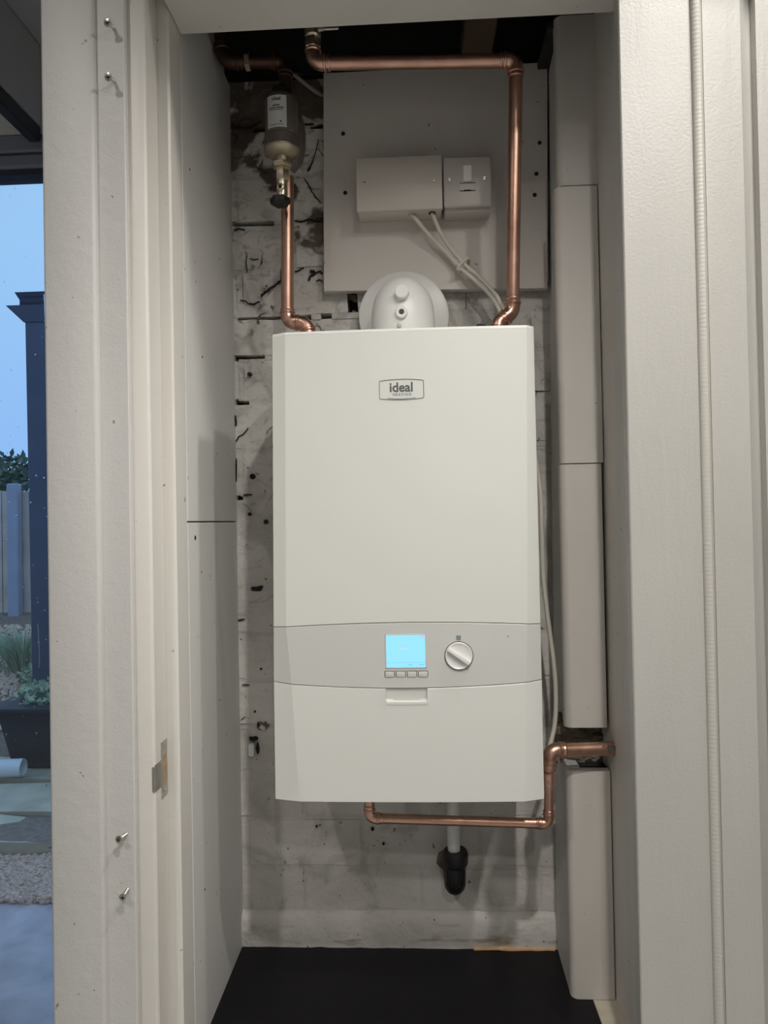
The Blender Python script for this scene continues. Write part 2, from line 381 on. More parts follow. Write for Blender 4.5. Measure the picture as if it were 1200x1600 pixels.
# cut-out left around the pipe: the reveal is split there, stones show behind
def board(z0, z1, x0, x1, ty=0, rg=.012):
    bm = B(); pr = []
    for k in range(6):
        a = k/5*PI/2; pr.append((x0+rg-rg*math.sin(PI/2-a)*1.0, 1.187+rg-rg*math.sin(a)))
    pr += [(x1, 1.187), (x1, 1.205), (x0, 1.205)]
    lo = [bm.verts.new((x, y+ty, z0)) for x, y in pr]; hi = [bm.verts.new((x, y, z1)) for x, y in pr]
    n_ = len(pr)
    for k in range(n_): bm.faces.new((lo[k], lo[(k+1) % n_], hi[(k+1) % n_], hi[k]))
    bm.faces.new(lo[::-1]); bm.faces.new(hi)
    return bm
rb = struct('wall_right', bx(.262, .309, 1.206, 1.235, zf-.01, .930), 'cavity')
part('panel', board(zf, .932, .2375, .3075, 0), 'boarding', rb)
part('panel', board(1.003, 1.4375, .237, .3045, .001), 'boarding', rb)
part('panel', board(1.4392, 1.8995, .2385, .3075, -.001), 'boarding', rb)
part('panel', board(1.9025, 2.186, .2445, .3125, .003), 'boarding', rb)
part('backing', bx(.262, .309, 1.206, 1.235, 1.005, 2.186), 'cavity', rb)
# recess behind the pipe
bm = B(); random.seed(12)
box(bm, .240, .3095, 1.245, 1.26, .925, 1.01)
for i in range(34):
    x = random.uniform(.243, .306); z = random.uniform(.932, 1.004); r = random.uniform(.006, .014)
    q = bmesh.ops.create_icosphere(bm, subdivisions=1, radius=r)['verts']
    for v in q: v.co = Vector((v.co.x*1.2, v.co.y*.6, v.co.z*.8)) + Vector((x, 1.240+random.uniform(-.004, .006), z)) + noise.noise_vector(v.co*200)*.002
q = part('rubble', bm, 'rubble', rb); q['kind'] = 'stuff'
bm = bx(.3095, .33, 1.046, 1.26, zf-.02, 2.186)
struct('wall_right', bm, 'boarding')
# door lining, rebate and stops: left jamb, right jamb, head
bm = B(); box(bm, -.388, -.3428, .993, 1.045, 0, 2.13, bev=.003); struct('trim_7', bm, 'trim')      # stop
bm = B(); box(bm, -.388, -.360, .947, .993, 0, 2.13, bev=.002); lj = struct('trim_8', bm, 'trim')  # rebated jamb
bm = B(); box(bm, -.386, -.3605, .9455, .953, 0, 2.13, bev=.0035, seg=3); struct('trim_9', bm, 'trim')
bm = B(); box(bm, -.43, -.384, .935, 1.04, 0, 2.45, bev=.0015); struct('trim_10', bm, 'trim_grey')                      # flat board with the screws
bm = B(); box(bm, -.495, -.423, .925, 1.60, 0, 2.465, bev=.005, seg=3); struct('trim_11', bm, 'trim_grey')  # wide outer board
bm = B(); box(bm, -.49, -.36, 1.045, 1.60, 0, 2.46); struct('wall_left', bm, 'room_wall')
bm = B(); box(bm, -.3426, .306, .955, 1.045, 2.086, 2.13, bev=.002); struct('trim_12', bm, 'trim')
bm = B(); box(bm, -.39, 1.55, .945, 1.048, 2.1305, 2.47); struct('wall_front', bm, 'room_wall')
bm = B(); box(bm, .3015, .335, 1.045, 1.088, 0, 2.13, bev=.002); struct('trim_13', bm, 'trim_grey')
bm = B(); box(bm, .306, .345, .985, 1.045, 0, 2.13, bev=.002); struct('trim_14', bm, 'trim_grey')
bm = B(); box(bm, .335, 1.55, .995, 1.045, 0, 2.13); struct('wall_front', bm, 'room_wall')

# ------------------------------------------------------------------ panelled cupboard door on the right
dr = thing('cupboard_door', 'white painted panelled cupboard door with vertical beads, opened flat right of the alcove', 'door', (.45, .975, .02))
def vprof(pr, z0, z1, mt, name):
    bm = B(); lo = [bm.verts.new((x + (.0025 if 0 else 0), y, z0)) for x, y in pr]; hi = [bm.verts.new((x, y, z1)) for x, y in pr]
    n_ = len(pr)
    for k in range(n_): bm.faces.new((lo[k], lo[(k+1) % n_], hi[(k+1) % n_], hi[k]))
    bm.faces.new(lo[::-1]); bm.faces.new(hi); return part(name, bm, mt, dr)
vprof([(.285, .972), (.2865, .970), (.380, .970), (.380, .990), (.285, .990)], .02, 2.115, 'door', 'stile')
pr = [(.3802, .992), (.3802, .968)] + [(.3802+.009*(1-math.cos(a)), .968-.006*math.sin(a)) for a in [PI/8*k for k in range(1, 5)]] + [(.3905, .9665), (.392, .970), (.3975, .9752), (.3975, .992)]
vprof(pr, .02, 2.115, 'bead', 'bead_moulding')
vprof([(.3977, .974), (.448, .974), (.448, .990), (.3977, .990)], .02, 2.115, 'door', 'panel')
vprof([(.4482, .974), (.452, .977), (.460, .9835), (.466, .985), (.466, .992), (.4482, .992)], .02, 2.115, 'door', 'moulding')
vprof([(.4662, .970), (.70, .970), (.70, .991), (.4662, .991)], .02, 2.115, 'door', 'rail')

# ------------------------------------------------------------------ back wall of painted bricks
bw = struct('wall_back', bx(-.365, .30, 1.385, 1.60, 0, 2.188), 'cavity', 'outer wall of white painted brick behind the boiler')
Z = [.621, .703, .795, .881, .967, 1.053, 1.14, 1.226, 1.311, 1.398, 1.489, 1.58, 1.665, 1.739, 1.83, 1.92, 2.01, 2.10, 2.187]
random.seed(21)
OPEN = {(13, 0): .010, (12, 0): .010, (11, 0): .006}
for r in range(len(Z)-1):
    z0, z1 = Z[r], Z[r+1]
    jo = [-.222, -.005, .212] if r % 2 == 0 else [-.33, -.115, .104]
    xs = [-.352] + jo + [.268]
    for a, b in zip(xs, xs[1:]):
        if b-a < .015: continue
        bm = B(); nx = max(1, round((b-a)/.05)); nz = 2; gv = []
        rough = .0025 if z0 > 1.5 else .0012
        gx = .004; gz = .0045
        x0, x1, y0, y1 = a+gx, b-gx, z0+gz, z1-gz
        if r == 13 and abs(a+.115) < .01: x0 += .006
        if r == 13 and abs(b+.115) < .01: x1 -= .006
        dy = random.uniform(-.0015, .0015)*(2 if z0 > 1.5 else 1)
        for i in range(nx+1):
            col_ = []
            for k in range(nz+1):
                x = x0+(x1-x0)*i/nx; z = y0+(y1-y0)*k/nz
                edge = i in (0, nx) or k in (0, nz)
                if edge:
                    x += random.uniform(-1, 1)*rough*(i in (0, nx)); z += random.uniform(-1, 1)*rough*(k in (0, nz))
                col_.append(bm.verts.new((x, 1.331+dy+(.0025 if edge else 0)+random.uniform(-1, 1)*rough*.5, z)))
            gv.append(col_)
        back = {}
        for i in range(nx):
            for k in range(nz): bm.faces.new((gv[i][k], gv[i+1][k], gv[i+1][k+1], gv[i][k+1]))
        loop = [gv[i][0] for i in range(nx+1)] + [gv[nx][k] for k in range(1, nz+1)] + [gv[i][nz] for i in range(nx-1, -1, -1)] + [gv[0][k] for k in range(nz-1, 0, -1)]
        bk = [bm.verts.new((v.co.x, 1.384, v.co.z)) for v in loop]
        n_ = len(loop)
        for k in range(n_): bm.faces.new((loop[k], bk[k], bk[(k+1) % n_], loop[(k+1) % n_]))
        part('brick', bm, 'brick', bw, smooth=50)
# mortar: flush smeared joints, left out where the photo shows open ones
bm = B()
def strip(x0, x1, z0, z1, y=1.3342, wob=.0016):
    n_ = max(2, int((x1-x0)/.03)); m_ = max(2, int((z1-z0)/.03)); gv = []
    for i in range(n_+1):
        gv.append([bm.verts.new((x0+(x1-x0)*i/n_, y+random.uniform(-wob, wob), z0+(z1-z0)*k/m_)) for k in range(m_+1)])
    for i in range(n_):
        for k in range(m_): bm.faces.new((gv[i][k], gv[i+1][k], gv[i+1][k+1], gv[i][k+1]))
    loop = [gv[i][0] for i in range(n_+1)] + [gv[n_][k] for k in range(1, m_+1)] + [gv[i][m_] for i in range(n_-1, -1, -1)] + [gv[0][k] for k in range(m_-1, 0, -1)]
    bk = [bm.verts.new((v.co.x, 1.384, v.co.z)) for v in loop]
    for k in range(len(loop)): bm.faces.new((loop[k], bk[k], bk[(k+1) % len(loop)], loop[(k+1) % len(loop)]))
spans = {13: [(-.335, -.194), (-.176, -.155)], 12: [(-.352, -.314), (-.311, -.284)], 11: [(-.352, -.315)], 15: [(-.352, -.262)], 9: [(-.352, -.33)], 17: [(-.30, -.25), (-.19, -.165)], 7: [(-.318, -.298)]}
for i, z in enumerate(Z):
    cur = -.352
    for (a, b) in spans.get(i, []):
        if a > cur+.004: strip(cur, a, z-.0055, z+.0055)
        cur = b
    strip(cur, .266, z-.0055, z+.0055)
for r in range(len(Z)-1):
    for x in ([-.222, -.005, .212] if r % 2 == 0 else [-.33, -.115, .104]):
        if (r == 13 and x == -.115) or (r == 16 and x == -.222): continue
        strip(x-.005, x+.005, Z[r]+.003, Z[r+1]-.003)
q = part('mortar', bm, 'mortar', bw); q['kind'] = 'stuff'
# rendered fillet at the foot of the wall
bm = B(); n_ = 24; gv = []
for i in range(n_+1):
    x = -.345+.598*i/n_
    gv.append([bm.verts.new((x, y+random.uniform(-.001, .001), z+random.uniform(-.0012, .0012))) for y, z in ((1.321, zf), (1.3195, .585), (1.3205, .606), (1.325, .617), (1.334, .6225))])
for i in range(n_):
    for k in range(4): bm.faces.new((gv[i][k], gv[i+1][k], gv[i+1][k+1], gv[i][k+1]))
e_ = [bm.verts.new((gv[i][0].co.x, 1.384, zf)) for i in (0, n_)]; f_ = [bm.verts.new((gv[i][0].co.x, 1.384, .6225)) for i in (0, n_)]
bm.faces.new([gv[i][0] for i in range(n_+1)] + [e_[1], e_[0]]); bm.faces.new([gv[i][4] for i in range(n_+1)] + [f_[1], f_[0]])
bm.faces.new([v for v in gv[0]] + [f_[0], e_[0]]); bm.faces.new([v for v in gv[n_]] + [f_[1], e_[1]]); bm.faces.new((e_[0], e_[1], f_[1], f_[0]))
part('rendered_fillet', bm, 'brick', bw)
bm = B(); tube(bm, [(.088+i*.0147, 1.3195, zf+.001+random.uniform(0, .0015)) for i in range(11)], [random.uniform(.0025, .005) for i in range(11)], 7); part('sealant_bead', bm, 'foam', bw, 'orange-brown sealant bead')
# drilled holes and a snapped-off plug stub
bm = B()
for (x, z, r) in ((-.310, 1.438, .0055), (-.313, 1.632, .0042), (-.317, 1.367, .0035), (-.286, 1.352, .0045), (-.313, .995, .002), (-.300, 1.075, .002), (-.20, .78, .002), (-.095, .775, .003), (-.075, .748, .0022)):
    lathe(bm, (x, 1.3268, z), [(0, r*.9), (.001, r), (.012, r*.9)], 12, 'Y')
part('drill_hole', bm, 'cavity', bw)
def blob(x, z, rx, rz, y0, sd, k=14, dep=.012):
    random.seed(sd); bm = B(); ph = random.uniform(0, 6)
    rr = [1+.28*math.sin(2*2*PI*i/k+ph)+random.uniform(-.22, .22) for i in range(k)]
    a = [bm.verts.new((x+rx*rr[i]*math.cos(2*PI*i/k), y0, z+rz*rr[i]*math.sin(2*PI*i/k))) for i in range(k)]
    c = [bm.verts.new((v.co.x, y0+dep, v.co.z)) for v in a]
    for i in range(k): bm.faces.new((a[i], a[(i+1) % k], c[(i+1) % k], c[i]))
    bm.faces.new(a); bm.faces.new(c[::-1]); return bm
pg = thing('wall_plug', 'broken white plug stub in a hole low on the wall left of the boiler', 'wall plug', (-.318, 1.328, .923))
bm = B(); box(bm, -.3240, -.3130, 1.316, 1.330, .914, .938, bev=.003, seg=2); part('stub', bm, 'white_plastic', pg)
part('hole', blob(-.3165, .944, .0065, .0045, 1.3262, 3), 'cavity', pg); part('hole', blob(-.309, .925, .0028, .0085, 1.3262, 5), 'cavity', pg)
part('chip', blob(-.299, .968, .0085, .0095, 1.3262, 8), 'rubble', pg); part('hole', blob(-.3055, .9705, .003, .004, 1.3258, 9), 'cavity', pg)
part('chip', blob(-.2985, .9655, .0045, .0055, 1.3250, 11), 'brick', pg)
for (x, z, rx, rz, sd) in ((-.321, 1.4035, .007, .0022, 21), (-.302, 1.2275, .009, .0035, 22), (-.190, 1.824, .006, .002, 26), (-.341, 1.545, .0015, .010, 30), (-.342, 1.45, .0012, .022, 31), (-.336, 1.168, .006, .0016, 32)):
    part('chipped_hole', blob(x, z, rx, rz, 1.3280, sd), 'cavity', bw)
# cracks in the painted mortar, each a jagged groove of its own
CR = [(.0022, [(-.2888, 1.777), (-.2841, 1.7853), (-.2748, 1.7917), (-.2656, 1.7969), (-.2578, 1.8027), (-.2498, 1.8097)]), (.0011, [(-.3287, 1.7746), (-.318, 1.7712), (-.3135, 1.7671), (-.3043, 1.7659), (-.2905, 1.7697)]),
 (.0008, [(-.2239, 1.8243), (-.2147, 1.8273), (-.2055, 1.8319)]), (.0020, [(-.1983, 1.8067), (-.1936, 1.8148), (-.186, 1.8175), (-.1783, 1.8233), (-.1704, 1.82)]), (.0010, [(-.1831, 1.805), (-.1755, 1.8071), (-.1701, 1.8027)]),
 (.0013, [(-.2228, 1.9213), (-.2101, 1.919), (-.1948, 1.9227), (-.1781, 1.919), (-.1687, 1.9205)]), (.0008, [(-.3389, 1.9069), (-.3296, 1.9102), (-.3174, 1.9073)]),
 (.0007, [(-.3165, 1.8663), (-.3145, 1.8571), (-.3165, 1.845), (-.3138, 1.8266)]), (.0007, [(-.3091, 1.8523), (-.3014, 1.8499), (-.2922, 1.8508)]), (.0009, [(-.2692, 1.7626), (-.266, 1.7534)]),
 (.0016, [(-.3419, 2.1042), (-.3265, 2.1047), (-.3142, 2.1011), (-.3018, 2.1048), (-.2833, 2.1138)]), (.0012, [(-.2114, 2.1063), (-.1977, 2.1044), (-.1825, 2.105)]), (.0022, [(-.2101, 2.094), (-.2049, 2.0755), (-.2077, 2.0573), (-.2141, 2.0423)]),
 (.0014, [(-.1739, 2.071), (-.1804, 2.0469), (-.1868, 2.0289), (-.1962, 2.0141)]), (.0016, [(-.2025, 2.0022), (-.1907, 1.9804), (-.1819, 1.9648), (-.1714, 1.9522)]), (.0010, [(-.3417, 1.5049), (-.3354, 1.5145), (-.3267, 1.5191), (-.3168, 1.531)]),
 (.0009, [(-.3404, .9794), (-.3305, .9866)]), (.0009, [(-.3369, 1.0456), (-.3223, 1.0442)])]
for wd, pts in CR:
    P_ = smooth_path([(x, 1.3282, z) for x, z in pts], 4); bm = B(); up_, dn_ = [], []
    for i, p in enumerate(P_):
        t_ = (P_[min(i+1, len(P_)-1)] - P_[max(i-1, 0)]).normalized(); nn = Vector((-t_.z, 0, t_.x)); w_ = .75*wd*(.25 if i in (0, len(P_)-1) else random.uniform(.5, 1.2)); jit = nn*random.uniform(-.5, .5)*wd
        up_.append([bm.verts.new(p+nn*w_+jit+Vector((0, d, 0))) for d in (0, .006)]); dn_.append([bm.verts.new(p-nn*w_+jit+Vector((0, d, 0))) for d in (0, .006)])
    for i in range(len(P_)-1):
        bm.faces.new((up_[i][0], up_[i+1][0], dn_[i+1][0], dn_[i][0])); bm.faces.new((up_[i][0], up_[i][1], up_[i+1][1], up_[i+1][0])); bm.faces.new((dn_[i][0], dn_[i+1][0], dn_[i+1][1], dn_[i][1]))
    part('crack', bm, 'cavity', bw)
bm = B(); random.seed(77)
for i in range(10):
    q = bmesh.ops.create_icosphere(bm, subdivisions=1, radius=random.uniform(.004, .008))['verts']; o_ = Vector((-.115+random.uniform(-.007, .007), 1.346+random.uniform(-.004, .006), random.uniform(1.745, 1.825)))
    for v in q: v.co = v.co*random.uniform(.8, 1.2) + o_
q = part('loose_mortar', bm, 'rubble', bw); q['kind'] = 'stuff'

# ------------------------------------------------------------------ backing board with the switches
bd = thing('backing_board', 'white painted square board fixed to the brick wall above the boiler', 'board', (.045, 1.32, 1.772))
bm = B(); vs = box(bm, -.1665, .2465, 1.310, 1.326, 1.7705, 2.188, bev=.001)
for v in vs:
    t_ = (v.co.z-1.77)/.418
    if v.co.x < 0: v.co.x += .0065*t_; v.co.z += .008*(1-t_)
    else: v.co.x += .008*t_
part('panel', bm, 'panel', bd)
bm = B()
for (x, z) in ((-.125, 2.072), (-.123, 1.961), (.237, 2.039), (.230, 1.982), (.226, 1.943)):
    bm = B(); lathe(bm, (x, 1.3085, z), [(0, .0025), (.0006, .0038), (.0018, .004)], 10, 'Y'); part('screw', bm, 'cavity', bd)
bm = B(); box(bm, -.155, .24, 1.3265, 1.331, 1.782, 1.80); part('batten', bm, 'ply', bd)

def plate_screw(x, y, z, p):
    bm = B(); lathe(bm, (x, y-.0006, z), [(0, .0026), (.0004, .0031), (.0012, .0032)], 14, 'Y'); o = part('screw', bm, 'screw', p)
    bm = B(); box(bm, x-.0024, x+.0024, y-.0010, y-.0004, z-.0005, z+.0005); part('slot', bm, 'cavity', o)
jb = thing('junction_box', 'wide blank white plastic junction box with two screws on the board', 'junction box', (-.0215, 1.29, 1.889))
bm = B(); box(bm, -.0965, .0535, 1.2685, 1.3095, 1.9035, 1.9965, bev=.0015, seg=2); part('back_box', bm, 'cream_plastic', jb)
bm = B(); box(bm, -.098, .055, 1.2595, 1.268, 1.9030, 1.9985, bev=.0012, seg=2); part('cover_plate', bm, 'cream_plastic', jb)
plate_screw(-.084, 1.2595, 1.955, jb); plate_screw(.0405, 1.2595, 1.955, jb)
sw = thing('fused_spur', 'white fused spur switch with small rocker beside the blank box', 'switch', (.0995, 1.29, 1.889))
bm = B(); box(bm, .0590, .1410, 1.272, 1.3095, 1.900, 1.992, bev=.002, seg=2); part('back_box', bm, 'switch_plastic', sw)
bm = B(); box(bm, .0570, .1432, 1.2605, 1.2715, 1.9055, 1.9955, bev=.004, seg=3); part('face_plate', bm, 'switch_plastic', sw)
plate_screw(.0685, 1.2605, 1.9545, sw); plate_screw(.130, 1.2605, 1.9545, sw)
bm = B(); vs = box(bm, .0925, .1075, 1.2565, 1.262, 1.949, 1.977, bev=.0007)
for v in vs:
    if v.co.y < 1.2605 and v.co.z < 1.96: v.co.y += .0015
part('rocker', bm, 'white_plastic', sw)
bm = B(); box(bm, .0845, .1145, 1.2592, 1.261, 1.9335, 1.9455, bev=.0006); q = part('fuse_carrier', bm, 'switch_plastic', sw)
bm = B(); box(bm, .093, .105, 1.2588, 1.2600, 1.9325, 1.9342); part('slot', bm, 'cavity', q)
bm = B(); box(bm, .086, .1135, 1.2594, 1.2608, 1.9466, 1.9472); box(bm, .086, .1135, 1.2594, 1.2608, 1.9322, 1.9327); part('seam', bm, 'dark_gap', sw)
bm = B(); lathe(bm, (.0365, 1.2775, 1.9018), [(0, .0062), (.003, .0062)], 14); part('cable_entry', bm, 'cavity', jb)
bm = B(); lathe(bm, (-.003, 1.282, 1.9022), [(0, .0035), (.003, .0035)], 12); part('cable_entry', bm, 'cavity', jb)

# ------------------------------------------------------------------ copper pipework
def arc(c, a, b, rb):
    """corner c, unit dirs a (incoming) and b (outgoing); points of the bend"""
    c = Vector(c); a = Vector(a).normalized(); b = Vector(b).normalized(); ang = a.angle(b); tl = rb*math.tan(ang/2)
    s = c-a*tl; out = []; ax = a.cross(b).normalized(); ce = s + (ax.cross(a))*rb
    for k in range(9): out.append(ce + Matrix.Rotation(ang*k/8, 3, ax) @ (s-ce))
    return out, tl
def elbow(parent, c, a, b, r, rb=None, sock=.013, mt='copper_fit', label=None):
    rb = rb or r*1.25; a = Vector(a).normalized(); b = Vector(b).normalized()
    pts, tl = arc(c, a, b, rb); R_ = r*1.12
    st = pts[0]; en = pts[-1]
    pre = [(-sock, R_*.98), (-sock*.93, R_*1.04), (-sock*.80, R_*1.05), (-sock*.72, R_), (-sock*.52, R_), (-sock*.44, R_*1.14), (-sock*.26, R_*1.14), (-sock*.16, R_)]
    P_ = [st + a*d for d, _ in pre] + pts + [en - b*d for d, _ in pre[::-1]]
    Rr = [q_ for _, q_ in pre] + [R_]*len(pts) + [q_ for _, q_ in pre[::-1]]
    bm = B(); tube(bm, P_, Rr, 22); return part('elbow', bm, mt, parent, label), st - a*sock, en + b*sock
def pipe(parent, a, b, r, mt='copper', name='pipe', label=None):
    bm = B(); tube(bm, [Vector(a).lerp(Vector(b), k/6) for k in range(7)], r, 22); return part(name, bm, mt, parent, label)
X, Y_, Zv = Vector((1, 0, 0)), Vector((0, 1, 0)), Vector((0, 0, 1))
# right-hand run: valve - along under the void - down to the boiler top
pr1 = thing('copper_pipe', 'copper pipe across the alcove top then down its right side to the boiler', 'pipe', (.150, 1.16, 1.645))
R1 = .0110
cA = Vector((-.159, 1.165, 2.112)); cB = Vector((.1755, 1.165, 2.100)); cC = Vector((.166, 1.20, 1.697)); 
dirAB = (cB-cA).normalized(); dv = (cC-cB).normalized()
elbow(pr1, cA, -Zv, dirAB, R1, .016); elbow(pr1, cB, dirAB, dv, R1, .014)
pipe(pr1, cA + Zv*.012, cA + Zv*.038, R1)
pipe(pr1, cA + dirAB*.02, cB - dirAB*.02, R1)
d2 = Vector((-.72, -.1, -.55)).normalized()
pipe(pr1, cB + dv*.02, cC - dv*.015, R1)
cC2 = cC
_, s_, e_ = elbow(pr1, cC2, dv, d2, R1, .020, sock=.014)
_, s2, e2 = elbow(pr1, e_ + d2*.006, d2, Vector((-.15, -.1, -1)), R1, .012, sock=.008)
pipe(pr1, e_, e_ + d2*.006, R1)
pipe(pr1, e2, (e2.x-.001, e2.y-.003, 1.632), R1)
# left-hand run: filter down to boiler top
pr2 = thing('copper_pipe', 'vertical copper pipe dropping from the filter to the boiler top left', 'pipe', (-.20, 1.22, 1.645))
cD = Vector((-.2225, 1.240, 1.703))
pipe(pr2, (-.2185, 1.2415, 1.960), cD + Zv*.016, R1)
_, s_, e_ = elbow(pr2, cD, -Zv, Vector((1, -.12, -.10)), R1, .014, sock=.011)
_, s_, e_ = elbow(pr2, e_ + Vector((.009, -.001, -.001)), Vector((1, -.12, -.10)), Vector((.35, -.1, -1)), R1, .015, sock=.008)
pipe(pr2, e_, e_ + Vector((.001, -.001, -.012)), R1)
# tarnished run above the filter
pr3 = thing('copper_pipe', 'dark tarnished copper pipe bending left in the void above the filter', 'pipe', (-.22, 1.24, 2.085))
cE = Vector((-.219, 1.24, 2.166)); cF = Vector((-.3235, 1.22, 2.158)); dEF = (cF-cE).normalized()
pipe(pr3, (-.219, 1.24, 2.092), cE - Zv*.016, R1, 'copper_old')
elbow(pr3, cE, Zv, dEF, R1, .014, mt='copper_old', sock=.014)
pipe(pr3, cE + dEF*.02, cF - dEF*.02, R1, 'copper_old')
elbow(pr3, cF, dEF, Vector((-.15, .0, 1)), R1, .018, mt='copper_old', sock=.016)
pipe(pr3, cF + Vector((-.003, 0, .03)), cF + Vector((-.03, 0, .22)), R1, 'copper_old')
bm = B(); lathe(bm, (-.283, 1.228, 2.161), [(-.004, .0145), (.004, .0145)], 6, 'X'); part('compression_nut', bm, 'brass', pr3)
# gas pipe under the boiler out to the hole on the right
pr4 = thing('copper_pipe', 'copper pipe under the boiler stepping up into the hole at the right', 'pipe', (-.086, 1.145, .85))
r15 = .0077; yb = 1.145
cG = Vector((-.0865, yb, .8725)); cH = Vector((.199, yb, .864)); cI = Vector((.2045, yb+.012, .976)); dGH = (cH-cG).normalized(); dHI = (cI-cH).normalized()
pipe(pr4, cG + Zv*.0625, cG + Zv*.012, r15); elbow(pr4, cG, -Zv, dGH, r15, .010, sock=.011)
pipe(pr4, cG + dGH*.018, cH - dGH*.018, r15)
bm = B(); a_ = cH - dGH*.040; tube(bm, [a_, cH - dGH*.018], r15*1.03, 22); part('bright_end', bm, 'copper_fit', pr4, 'bright cleaned end of the pipe')
elbow(pr4, cH, dGH, dHI, r15, .010, sock=.011)
pipe(pr4, cH + dHI*.018, cI - dHI*.03, r15)
red = cI - dHI*.055
bm = B(); q_ = [(0, .0084), (.004, .0092), (.007, .0086), (.012, .0086), (.014, .0096), (.020, .0096), (.024, .0125), (.034, .0125), (.035, .0138), (.037, .0138), (.038, .0125)]
tube(bm, [red + dHI*d for d, _ in q_], [k for _, k in q_], 22); part('reducer', bm, 'copper_fit', pr4)
dI = Vector((1, .10, .0)).normalized()
elbow(pr4, cI, dHI, dI, .0108, .014, sock=.013)
pipe(pr4, cI + dI*.02, (.3085, cI.y+.0104, .976), .0108, label='pipe end smeared with grey mortar')
bm = B(); random.seed(5)
for i in range(12):
    x = random.uniform(.288, .307); q = bmesh.ops.create_icosphere(bm, subdivisions=1, radius=random.uniform(.003, .006))['verts']
    for v in q: v.co = v.co*Vector((1.4, .5, .8)) if False else Vector((v.co.x*1.4, v.co.y*.5, v.co.z*.8)) + Vector((x, cI.y+.0104-.0102, .976+(x-.296)*.1+random.uniform(-.003, .006)))
q = part('mortar_smear', bm, 'rubble', pr4)

# valve in the void
vl = thing('isolation_valve', 'small brass valve at the top left just below the lintel', 'valve', (cA.x, cA.y, 2.135))
bm = B(); lathe(bm, (cA.x, cA.y, 2.134), [(0, .0125), (.002, .0145), (.016, .0145), (.018, .013)], 6); part('compression_nut', bm, 'brass', vl)
bm = B(); lathe(bm, (cA.x, cA.y, 2.152), [(0, .010), (.004, .013), (.022, .013), (.026, .010)], 20)
for k in range(9):
    a = 2*PI*k/9; box(bm, cA.x+math.cos(a)*.0125-.001, cA.x+math.cos(a)*.0125+.001, cA.y+math.sin(a)*.0125-.001, cA.y+math.sin(a)*.0125+.001, 2.156, 2.172)
part('body', bm, 'brass', vl)
bm = B(); tube(bm, [(cA.x+.010, cA.y-.006, 2.164), (cA.x+.022, cA.y-.008, 2.164)], [.004, .0035], 10); box(bm, cA.x+.020, cA.x+.045, cA.y-.0105, cA.y-.0065, 2.160, 2.168, bev=.0015); part('lever', bm, 'steel', vl)
bm = B(); tube(bm, [(cA.x, cA.y, 2.177), (cA.x, cA.y, 2.44)], .011, 16); part('riser', bm, 'copper_old', vl)

# ------------------------------------------------------------------ magnetic filter
fx, fy = -.2205, 1.203
fl = thing('magnetic_filter', 'taupe cylindrical filter with white label and brass drain, top left of alcove', 'filter', (fx, fy, 1.885))
bm = B(); lathe(bm, (fx, fy, 1.990), [(0, .0265), (.002, .0285), (.018, .0290), (.0195, .0275), (.021, .0285), (.080, .0285), (.088, .024), (.092, .016)], 40); part('body', bm, 'filter_body', fl)
bm = B(); lathe(bm, (fx, fy, 1.966), [(0, .0135), (.009, .0135), (.010, .017), (.016, .0265), (.0195, .0303), (.021, .0310), (.0235, .0310), (.0245, .0290)], 40); part('lower_flange', bm, 'dull_brass', fl, 'pale brass flange')
bm = B(); lathe(bm, (fx, fy, 2.081), [(0, .0175), (.010, .0165), (.016, .011), (.018, .006)], 28); part('top_cap', bm, 'black_rubber', fl, 'black domed cap')
bm = B(); tube(bm, smooth_path([(fx, 1.243, 2.07), (fx+.014, 1.236, 2.06), (fx+.02, 1.232, 2.03), (fx+.016, 1.236, 1.995), (fx+.002, 1.242, 1.982)]), .017, 20); part('rear_chamber', bm, 'filter_body', fl)
bm = B(); lathe(bm, (fx, fy, 1.958), [(0, .0155), (.002, .017), (.0075, .017), (.0085, .0155)], 6); part('hex_flange', bm, 'brass', fl)
bm = B(); lathe(bm, (fx, fy, 1.937), [(0, .011), (.0015, .012), (.019, .0115), (.021, .0105)], 6); part('hex_nut', bm, 'brass', fl)
bm = B(); lathe(bm, (fx-.0012, fy, 1.906), [(0, .0065), (.003, .009), (.010, .0095), (.020, .009), (.026, .0085), (.031, .0095), (.0315, .007)], 20)
lathe(bm, (fx-.002, fy-.0125, 1.921), [(0, .0045), (.001, .0062), (.006, .0062)], 16, 'Y'); dv_ = part('drain_valve', bm, 'brass', fl)
bm = B(); lathe(bm, (fx-.002, fy-.0132, 1.921), [(0, .0032), (.0008, .0032)], 12, 'Y'); part('bore', bm, 'cavity', dv_)
bm = B(); n_ = 40; rg_ = []
for (h, s_) in ((0, .72), (.003, .95), (.008, 1.0), (.012, .95), (.015, .6)):
    rg_.append([bm.verts.new((fx-.004+math.cos(2*PI*k/n_)*s_*(.0165+.0016*math.cos(6*2*PI*k/n_)), fy-.002+math.sin(2*PI*k/n_)*s_*(.0165+.0016*math.cos(6*2*PI*k/n_)), 1.893+h)) for k in range(n_)])
for a, b in zip(rg_, rg_[1:]):
    for k in range(n_): bm.faces.new((a[k], a[(k+1) % n_], b[(k+1) % n_], b[k]))
bm.faces.new(rg_[0][::-1]); bm.faces.new(rg_[-1]); part('drain_knob', bm, 'black_rubber', fl, 'black lobed knob')
